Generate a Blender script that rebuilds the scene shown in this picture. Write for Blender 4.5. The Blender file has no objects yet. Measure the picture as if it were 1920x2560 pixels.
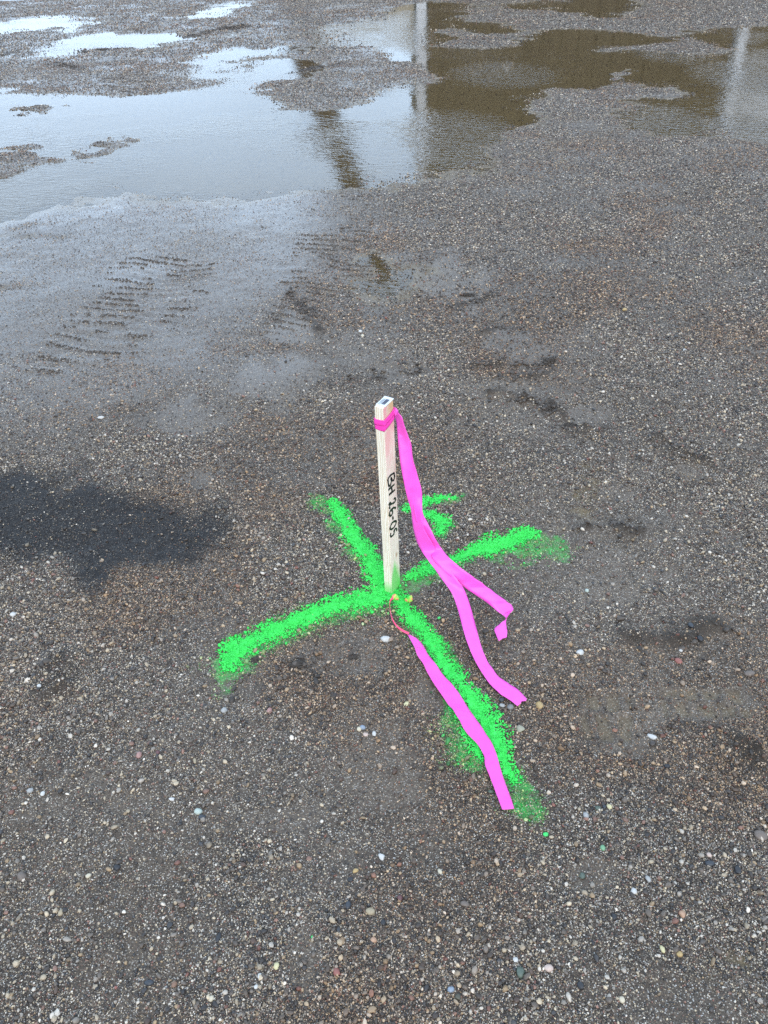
import bpy, bmesh, math, random
import numpy as np
from mathutils import Vector, Matrix, noise as mnoise

# ---------------------------------------------------------------- camera, sky, sun, exposure
scene = bpy.context.scene
cam_d = bpy.data.cameras.new('camera')
cam = bpy.data.objects.new('camera', cam_d)
scene.collection.objects.link(cam)
scene.camera = cam
cam_d.sensor_fit = 'VERTICAL'
cam_d.sensor_height = 36.0
cam_d.lens = 27.01
cam_d.clip_start = 0.05
cam_d.clip_end = 4000.0
cam.matrix_world = (Matrix.Translation((0, 0, 1.45)) @ Matrix.Rotation(math.radians(51.5), 4, 'X')
                    @ Matrix.Rotation(math.radians(-2.2), 4, 'Z'))

SUN_EL, SUN_AZ = math.radians(32), math.radians(172)      # azimuth clockwise from +Y
world = bpy.data.worlds.new('World')
scene.world = world
world.use_nodes = True
wn, wl = world.node_tree.nodes, world.node_tree.links
wn.clear()
w_out = wn.new('ShaderNodeOutputWorld')
w_bg = wn.new('ShaderNodeBackground')
w_bg.inputs['Strength'].default_value = 0.15
w_sky = wn.new('ShaderNodeTexSky')
w_sky.sky_type = 'NISHITA'
w_sky.sun_disc = False
w_sky.sun_elevation = SUN_EL
w_sky.sun_rotation = SUN_AZ
w_sky.air_density = 1.0
w_sky.dust_density = 1.5
w_sky.ozone_density = 1.0
w_tc = wn.new('ShaderNodeTexCoord')
w_noise = wn.new('ShaderNodeTexNoise')
w_noise.inputs['Scale'].default_value = 2.2
w_noise.inputs['Detail'].default_value = 5
w_map = wn.new('ShaderNodeMapping')
w_map.inputs['Scale'].default_value = (1, 1, 2.5)
w_ramp = wn.new('ShaderNodeMapRange')
w_ramp.inputs['From Min'].default_value = 0.28
w_ramp.inputs['From Max'].default_value = 0.62
w_ramp.inputs['To Min'].default_value = 0.55
w_ramp.inputs['To Max'].default_value = 0.92
w_mix = wn.new('ShaderNodeMix')
w_mix.data_type = 'RGBA'
w_mix.inputs['B'].default_value = (8.6, 11.2, 14.6, 1)          # thin high overcast
wl.new(w_tc.outputs['Generated'], w_map.inputs['Vector'])
wl.new(w_map.outputs['Vector'], w_noise.inputs['Vector'])
wl.new(w_noise.outputs['Fac'], w_ramp.inputs['Value'])
wl.new(w_ramp.outputs['Result'], w_mix.inputs['Factor'])
wl.new(w_sky.outputs['Color'], w_mix.inputs['A'])
wl.new(w_mix.outputs['Result'], w_bg.inputs['Color'])
wl.new(w_bg.outputs['Background'], w_out.inputs['Surface'])

sun_d = bpy.data.lights.new('sun', 'SUN')
sun_d.energy = 1.5
sun_d.angle = math.radians(50)
sun_d.color = (1.0, 0.87, 0.71)
sun = bpy.data.objects.new('sun', sun_d)
scene.collection.objects.link(sun)
sd_ = Vector((math.sin(SUN_AZ) * math.cos(SUN_EL), math.cos(SUN_AZ) * math.cos(SUN_EL), math.sin(SUN_EL)))
sun.rotation_euler = sd_.to_track_quat('Z', 'Y').to_euler()

scene.view_settings.view_transform = 'Standard'
scene.view_settings.look = 'None'
scene.view_settings.exposure = 0.28
scene.view_settings.gamma = 1.0
scene.view_settings.use_curve_mapping = False
scene.cycles.max_bounces = 4
scene.cycles.use_denoising = False
scene.cycles.adaptive_threshold = 0.02
scene.cycles.transparent_max_bounces = 8

# ---------------------------------------------------------------- measured layout (metres; x right, y away)
PUDDLES = [[(-5.212,9.437),(-3.865,9.17),(-3.345,9.067),(-2.975,8.871),(-2.539,8.553),(-2.198,8.779),(-1.72,8.867),(-1.513,9.078),(-1.34,9.656),(-1.173,10.311),(-0.923,10.587),(-0.58,10.337),(-0.764,9.825),(-1.122,9.26),(-1.364,8.674),(-1.027,8.319),(-0.84,7.708),(-0.547,7.704),(-0.295,7.658),(-0.066,7.92),(0.157,8.373),(0.487,8.604),(0.592,8.462),(0.41,5.819),(0.313,5.563),(0.092,5.67),(-0.195,5.634),(-0.513,5.592),(-0.791,5.517),(-1.203,5.629),(-1.658,5.869),(-1.952,5.732),(-2.162,5.376),(-2.408,5.205),(-3.083,5.051)],[(-4.317,12.61),(-4.107,13.624),(-3.914,13.963),(-3.319,13.529),(-2.905,13.54),(-2.567,13.189),(-2.513,12.694),(-2.797,12.32),(-3.38,12.364),(-3.829,12.373),(-3.958,11.947),(-4.118,11.866)],[(-7.479,15.749),(-6.289,15.766),(-6.019,16.144),(-5.41,16.153),(-4.857,15.577),(-4.694,14.553),(-5.249,15.012),(-5.702,14.999),(-5.865,14.613),(-6.892,14.411)],[(-1.953,10.248),(-2.003,10.934),(-1.835,11.356),(-1.615,11.736),(-1.365,11.671),(-1.254,11.306),(-1.504,10.814),(-1.75,10.562),(-1.78,10.209),(-1.758,9.718),(-1.864,9.741)],[(-2.962,15.462),(-2.639,17.064),(-2.432,18.18),(-2.447,17.238),(-2.648,15.46)],[(0.645,10.921),(1.067,10.871),(1.407,10.636),(1.796,10.816),(2.078,11.132),(2.29,11.818),(2.542,12.332),(2.966,12.378),(3.225,12.011),(3.453,11.49),(3.652,11.114),(3.386,10.843),(3.049,10.854),(2.744,10.76),(2.583,10.43),(2.745,10.091),(3.044,10.313),(3.346,9.976),(3.631,9.658),(3.908,9.512),(4.064,9.396),(4.377,9.557),(5.919,9.419),(3.841,5.752),(2.914,6.034),(2.814,6.207),(2.796,6.437),(2.669,6.481),(2.921,7.074),(3.031,7.488),(3.033,7.913),(2.815,8.247),(2.424,8.45),(2.047,8.286),(1.704,8.238),(1.419,7.849),(1.208,7.433),(1.349,7.192),(1.292,6.835),(1.051,6.753),(0.818,6.366),(0.605,5.983),(0.39,5.791),(0.427,7.246),(0.493,8.364),(0.77,8.992),(0.852,9.611),(0.808,10.092),(0.618,10.475)],[(-0.2,13.013),(-0.066,13.638),(0.303,14.496),(0.733,15.782),(1.165,16.237),(1.664,15.898),(1.412,14.511),(0.931,12.935),(0.729,10.9),(0.624,10.562),(0.371,10.449),(0.234,11.623),(-0.067,11.767)],[(1.315,13.49),(1.576,13.353),(1.861,13.182),(1.991,12.371),(1.709,12.051),(1.544,12.502),(1.343,13.072)],[(2.279,15.412),(2.811,15.783),(3.549,16.059),(4.097,18.445),(5.409,17.863),(4.573,15.507),(4.144,14.229),(3.614,13.562),(3.389,14.261),(2.998,15.081)],[(4.446,11.472),(4.72,11.689),(5.212,11.707),(7.071,11.452),(5.8,9.21),(4.317,9.413),(4.298,9.994),(4.385,10.424),(4.323,10.93)],[(2.056,6.624),(2.33,7.571),(2.544,7.706),(2.997,7.394),(2.921,7.074),(2.661,6.459),(2.558,6.368),(2.24,6.375)],[(-0.045,3.907),(-0.001,3.971),(0.045,3.897),(0.068,3.69),(0.087,3.49),(0.018,3.555),(-0.019,3.689)]]
ISLANDS = [[(-2.46,6.305),(-2.278,6.346),(-2.212,6.965),(-2.067,6.998),(-1.857,6.752),(-1.846,6.622),(-2.04,6.449),(-2.11,6.187),(-2.247,6.24)],[(-3.534,6.748),(-2.927,6.619),(-2.708,6.622),(-2.46,6.305),(-2.482,5.955),(-2.647,5.857),(-3.055,5.654)],[(-3.223,7.887),(-3.152,7.993),(-3.019,7.95),(-3.057,7.839),(-3.172,7.801)],[(2.486,8.822),(2.592,9.003),(2.739,8.97),(2.662,8.652),(2.505,8.583)],[(-3.525,8.245),(-3.484,8.507),(-3.232,8.571),(-2.895,8.288),(-3.065,8.058),(-3.305,8.001)]]
FILM = [[(-3.233,5.359),(-2.408,5.205),(-1.952,5.732),(-1.203,5.629),(-0.791,5.517),(-0.195,5.634),(-0.519,4.83),(-0.657,4.274),(-0.858,3.916),(-1.115,4.008),(-1.364,3.663),(-1.805,3.565),(-2.32,3.479)],[(-6.51,13.538),(-5.455,13.497),(-4.344,12.187),(-3.806,11.848),(-3.605,11.049),(-4.011,10.969),(-4.471,10.82),(-5.331,10.848)],[(-4.459,18.271),(-3.293,18.147),(-3.118,17.357),(-4.227,17.633)],[(-7.95,20.286),(-6.191,18.685),(-5.506,16.463),(-6.539,16.448)],[(-0.064,3.977),(0.143,4.159),(0.31,4.085),(0.296,3.617),(0.115,3.464),(-0.016,3.548)],[(-1.251,11.116),(-0.945,13.23),(-0.291,15.081),(-0.132,13.52),(-0.242,11.441),(-0.951,10.594)]]
SHEEN = [(-4.178,6.036),(-1.778,5.808),(-0.075,5.672),(0.063,4.471),(-0.015,3.647),(-0.323,3.217),(-0.138,2.82),(-0.375,2.549),(-0.568,2.42),(-0.896,2.389),(-2.051,2.313)]
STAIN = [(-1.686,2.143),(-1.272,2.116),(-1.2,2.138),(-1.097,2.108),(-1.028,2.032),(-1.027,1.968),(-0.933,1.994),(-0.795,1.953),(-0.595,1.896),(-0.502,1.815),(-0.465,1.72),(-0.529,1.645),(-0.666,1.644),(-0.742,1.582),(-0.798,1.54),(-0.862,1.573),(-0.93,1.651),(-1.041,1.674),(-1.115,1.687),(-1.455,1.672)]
MUD = [(0.743,2.345,0.087,0.07),(-0.597,2.037,0.063,0.081),(-0.365,3.179,0.103,0.186),(-0.401,2.675,0.188,0.226),(-0.701,2.429,0.177,0.141),(0.567,1.462,0.137,0.083),(0.519,1.043,0.106,0.08),(0.71,1.078,0.125,0.055),(0.561,2.941,0.123,0.147),(0.624,2.827,0.096,0.105),(0.358,3.661,0.174,0.41),(0.97,1.967,0.056,0.053),(0.713,1.858,0.084,0.06),(0.973,1.635,0.067,0.069),(0.728,1.5,0.085,0.078),(-0.03,0.945,0.12,0.106),(-0.64,0.957,0.052,0.039),(-0.475,0.58,0.028,0.059),(-0.234,0.835,0.113,0.052),(-0.546,0.883,0.051,0.037),(0.095,1.129,0.046,0.069),(-0.102,1.26,0.147,0.077),(0.382,0.704,0.06,0.038),(0.084,2.701,0.125,0.098),(-0.736,0.882,0.075,0.046),(-0.17,0.57,0.035,0.065),(0.067,1.475,0.064,0.069),(0.642,1.586,0.088,0.049),(-0.348,1.174,0.115,0.047),(0.464,1.284,0.059,0.052)]
RIDGES = [([(0.397,2.505),(0.556,2.435),(0.629,2.359),(0.668,2.276),(0.718,2.221)],0.03,0.03),([(0.37,2.728),(0.5,2.751),(0.59,2.72),(0.696,2.735)],0.024,0.025),([(0.455,2.655),(0.542,2.617),(0.654,2.64)],0.014,0.025),([(-0.104,2.652),(0.02,2.674),(0.179,2.71)],0.012,0.03),([(0.537,1.67),(0.627,1.709),(0.701,1.723),(0.749,1.684)],0.018,0.03),([(0.585,1.291),(0.64,1.275),(0.724,1.29),(0.815,1.319)],0.02,0.035),([(0.952,2.154),(0.982,2.08),(1.043,2.03)],0.02,0.03),([(0.342,3.284),(0.439,3.341),(0.56,3.421)],0.012,0.03),([(0.438,3.028),(0.565,3.076)],0.014,0.025),([(-0.832,1.297),(-0.772,1.23),(-0.81,1.196)],0.018,0.05),([(0.735,0.931),(0.754,0.874)],0.03,0.06),([(-0.27,1.269),(-0.209,1.234),(-0.18,1.251)],0.012,0.02),([(0.213,1.351),(0.277,1.293)],0.006,0.03),([(-0.484,1.192),(-0.319,1.172)],0.005,0.03),([(-0.265,1.206),(-0.13,1.187)],0.004,0.03),([(-0.399,3.537),(-0.31,3.3),(-0.246,3.068)],0.016,0.03),([(-2.544,13.06),(-2.258,13.614),(-1.838,13.897)],0.03,0.1),([(-3.825,11.913),(-3.585,12.057),(-3.191,12.101)],0.03,0.08),([(-0.806,9.685),(-0.615,9.944),(-0.225,10.171)],0.03,0.08),([(-4.873,11.914),(-4.793,12.034)],0.03,0.08),([(-3.855,11.02),(-3.423,10.421)],0.025,0.1)]
TREADS = [([(-2.965,9.443),(-2.722,10.108),(-2.323,9.725),(-2.222,8.784),(-2.539,8.553)],0.012,0.12),([(-1.423,2.788),(-1.347,3.309),(-1.253,4.104),(-0.796,4.055),(-0.94,3.272),(-1.148,2.903)],0.009,0.075),([(-0.199,4.956),(0.002,5.098),(-0.074,3.757),(-0.287,3.213),(-0.508,3.111),(-0.461,3.592)],0.007,0.06),([(2.32,7.573),(2.98,7.348),(2.63,6.372),(2.036,6.47)],0.012,0.2),([(3.918,11.358),(4.238,10.852),(3.722,9.556),(3.271,10.167)],0.008,0.15),([(-3.698,8.716),(-2.958,8.576),(-2.871,7.924),(-3.405,7.919)],0.012,0.12)]
CROSS = [[(-0.002,1.464,0.032),(-0.02,1.521,0.034),(-0.035,1.586,0.036),(-0.067,1.655,0.034),(-0.101,1.741,0.032),(-0.132,1.821,0.032),(-0.154,1.876,0.02)],[(-0.002,1.464,0.045),(-0.044,1.45,0.048),(-0.105,1.437,0.046),(-0.177,1.41,0.042),(-0.261,1.368,0.04),(-0.331,1.332,0.046),(-0.378,1.296,0.05),(-0.389,1.259,0.04)],[(0.01,1.471,0.03),(0.036,1.426,0.028),(0.074,1.368,0.03),(0.108,1.291,0.033),(0.135,1.223,0.03),(0.165,1.15,0.029),(0.197,1.082,0.034),(0.215,1.022,0.034),(0.235,0.958,0.028),(0.248,0.914,0.022)],[(0.139,1.096,0.01),(0.162,1.038,0.018),(0.178,0.993,0.021),(0.185,0.957,0.012)],[(0.187,1.594,0.022),(0.23,1.619,0.034),(0.277,1.641,0.04),(0.326,1.662,0.044),(0.379,1.684,0.046),(0.415,1.697,0.034)],[(0.058,1.533,0.016),(0.099,1.548,0.028),(0.128,1.564,0.03),(0.153,1.581,0.02)],[(-0.001,1.466,0.03),(0.016,1.456,0.034),(0.037,1.45,0.03)]]
SPRAY = [[(-0.2,1.872,0.06),(-0.154,1.819,0.065),(-0.092,1.707,0.06),(-0.035,1.58,0.05)],[(-0.002,1.448,0.06),(-0.176,1.394,0.07),(-0.33,1.317,0.085),(-0.386,1.245,0.1),(-0.379,1.218,0.07)],[(0.023,1.45,0.05),(0.073,1.354,0.05),(0.134,1.211,0.055),(0.161,1.052,0.09),(0.184,0.973,0.085),(0.246,0.901,0.07),(0.256,0.865,0.075),(0.269,0.827,0.05)],[(0.045,1.511,0.06),(0.118,1.542,0.06),(0.186,1.591,0.05),(0.295,1.621,0.07),(0.424,1.651,0.1),(0.475,1.642,0.08)],[(0.068,1.833,0.04),(0.127,1.851,0.05),(0.177,1.87,0.05),(0.217,1.875,0.05)],[(0.123,1.795,0.045),(0.168,1.765,0.06),(0.164,1.711,0.06)]]
HOOK = [[(0.218,1.876,0.016),(0.182,1.884,0.028),(0.141,1.871,0.03),(0.104,1.845,0.026),(0.074,1.826,0.02),(0.11,1.806,0.022),(0.149,1.79,0.03),(0.174,1.757,0.032),(0.161,1.725,0.022)]]
RIPPLES = [(0.653,6.617,0.525,1.011),(1.439,9.174,0.683,0.945),(3.684,8.454,0.535,1.131),(2.933,6.375,0.371,0.627),(3.48,10.034,0.502,0.83),(0.627,12.16,0.319,1.579),(2.385,6.892,0.401,0.716)]
TAIL_A = [((0.0312,1.532,0.5342),(0.0348,1.532,0.5341)),((0.0335,1.5336,0.5128),(0.0485,1.5216,0.5195)),((0.0372,1.5316,0.4953),(0.0535,1.5156,0.5045)),((0.0387,1.5239,0.4732),(0.06,1.5119,0.48)),((0.0394,1.5142,0.4523),(0.0672,1.5102,0.4537)),((0.043,1.4968,0.4084),(0.0753,1.5048,0.4014)),((0.05,1.4814,0.362),(0.0868,1.4974,0.3486)),((0.0569,1.4748,0.3227),(0.0931,1.4868,0.3118)),((0.0663,1.4762,0.2759),(0.0938,1.4682,0.2809)),((0.0705,1.4711,0.2301),(0.0959,1.4551,0.2421)),((0.078,1.4611,0.1935),(0.1138,1.4491,0.202)),((0.092,1.4483,0.165),(0.1313,1.4483,0.163)),((0.1054,1.4283,0.155),(0.146,1.426,0.155)),((0.1349,1.4022,0.12),(0.1761,1.3905,0.12)),((0.1618,1.369,0.092),(0.194,1.3811,0.092)),((0.1756,1.3345,0.062),(0.2076,1.3463,0.062)),((0.1873,1.2695,0.038),(0.2163,1.3088,0.038)),((0.2022,1.215,0.024),(0.2248,1.2466,0.024)),((0.2262,1.1553,0.014),(0.2384,1.2016,0.014)),((0.2474,1.1197,0.01),(0.2552,1.1648,0.01)),((0.2658,1.1008,0.007),(0.2819,1.1373,0.007)),((0.2852,1.0818,0.006),(0.3095,1.0995,0.006))]
TAIL_B = [((0.0319,1.542,0.5283),(0.035,1.542,0.5281)),((0.0421,1.5316,0.4897),(0.054,1.5316,0.4892)),((0.0479,1.5244,0.4452),(0.0693,1.5164,0.4495)),((0.0517,1.5164,0.4057),(0.0732,1.5044,0.4129)),((0.0578,1.5057,0.3729),(0.082,1.4977,0.3775)),((0.0683,1.4893,0.326),(0.0937,1.4893,0.3247)),((0.0746,1.4709,0.2797),(0.095,1.4829,0.2692)),((0.0786,1.4666,0.2522),(0.1044,1.4746,0.2444)),((0.0846,1.4684,0.219),(0.1157,1.4604,0.2241)),((0.0954,1.4642,0.19),(0.1275,1.4522,0.1987)),((0.112,1.454,0.1655),(0.1437,1.45,0.1674)),((0.1196,1.422,0.16),(0.1632,1.4195,0.16)),((0.154,1.4,0.13),(0.203,1.402,0.13)),((0.1823,1.3969,0.1),(0.2366,1.3987,0.1)),((0.2202,1.3872,0.07),(0.2647,1.3998,0.07)),((0.2534,1.3789,0.045),(0.2978,1.3881,0.045)),((0.2789,1.3642,0.028),(0.3169,1.3853,0.028)),((0.292,1.3557,0.022),(0.3214,1.3747,0.022))]
TAIL_B_END = [((0.3214,1.3747,0.022),(0.292,1.3557,0.022)),((0.3047,1.3531,0.024),(0.2954,1.3481,0.024)),((0.2946,1.3387,0.024),(0.2984,1.3421,0.024)),((0.2793,1.3281,0.02),(0.2961,1.3335,0.02)),((0.2653,1.3168,0.014),(0.2959,1.3117,0.014)),((0.2671,1.2994,0.01),(0.2944,1.3002,0.01)),((0.2705,1.2787,0.008),(0.2916,1.2887,0.008))]
TAIL_C = [((0.047,1.3101,0.014),(0.0509,1.3108,0.014)),((0.0561,1.286,0.013),(0.0696,1.296,0.013)),((0.0619,1.2612,0.012),(0.0807,1.2813,0.012)),((0.067,1.239,0.011),(0.0882,1.2587,0.011)),((0.0804,1.212,0.01),(0.1004,1.2288,0.01)),((0.1014,1.1577,0.009),(0.1264,1.1816,0.009)),((0.1296,1.0966,0.009),(0.1523,1.1306,0.009)),((0.1486,1.0487,0.01),(0.1749,1.0757,0.01)),((0.1598,1.0173,0.01),(0.1937,1.0362,0.01)),((0.1772,0.9938,0.009),(0.2053,1.0092,0.009)),((0.1887,0.9722,0.011),(0.2157,0.9808,0.011)),((0.1941,0.9536,0.012),(0.2203,0.962,0.012)),((0.1933,0.9313,0.01),(0.223,0.9362,0.01)),((0.2012,0.9008,0.009),(0.2287,0.8996,0.009)),((0.2061,0.8747,0.012),(0.2328,0.8736,0.012)),((0.2102,0.8553,0.01),(0.2362,0.8565,0.01)),((0.2144,0.8319,0.008),(0.239,0.8329,0.008))]
STRAND_C = [(0.0177,1.4286,0.022),(0.0097,1.4193,0.026),(0.0059,1.4059,0.024),(0.0061,1.3861,0.018),(0.0103,1.3622,0.014),(0.0194,1.3402,0.013),(0.0319,1.324,0.013),(0.0483,1.31,0.014)]
TAB_1 = [(0.0137,1.4361,0.03),(0.0226,1.4345,0.034),(0.0313,1.4268,0.024),(0.0193,1.4268,0.018),(0.0109,1.429,0.022)]
TAB_2 = [(0.0426,1.4303,0.018),(0.0535,1.4278,0.028),(0.0624,1.4295,0.032),(0.0659,1.4258,0.026),(0.0633,1.4226,0.016),(0.0505,1.4253,0.012)]
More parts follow.
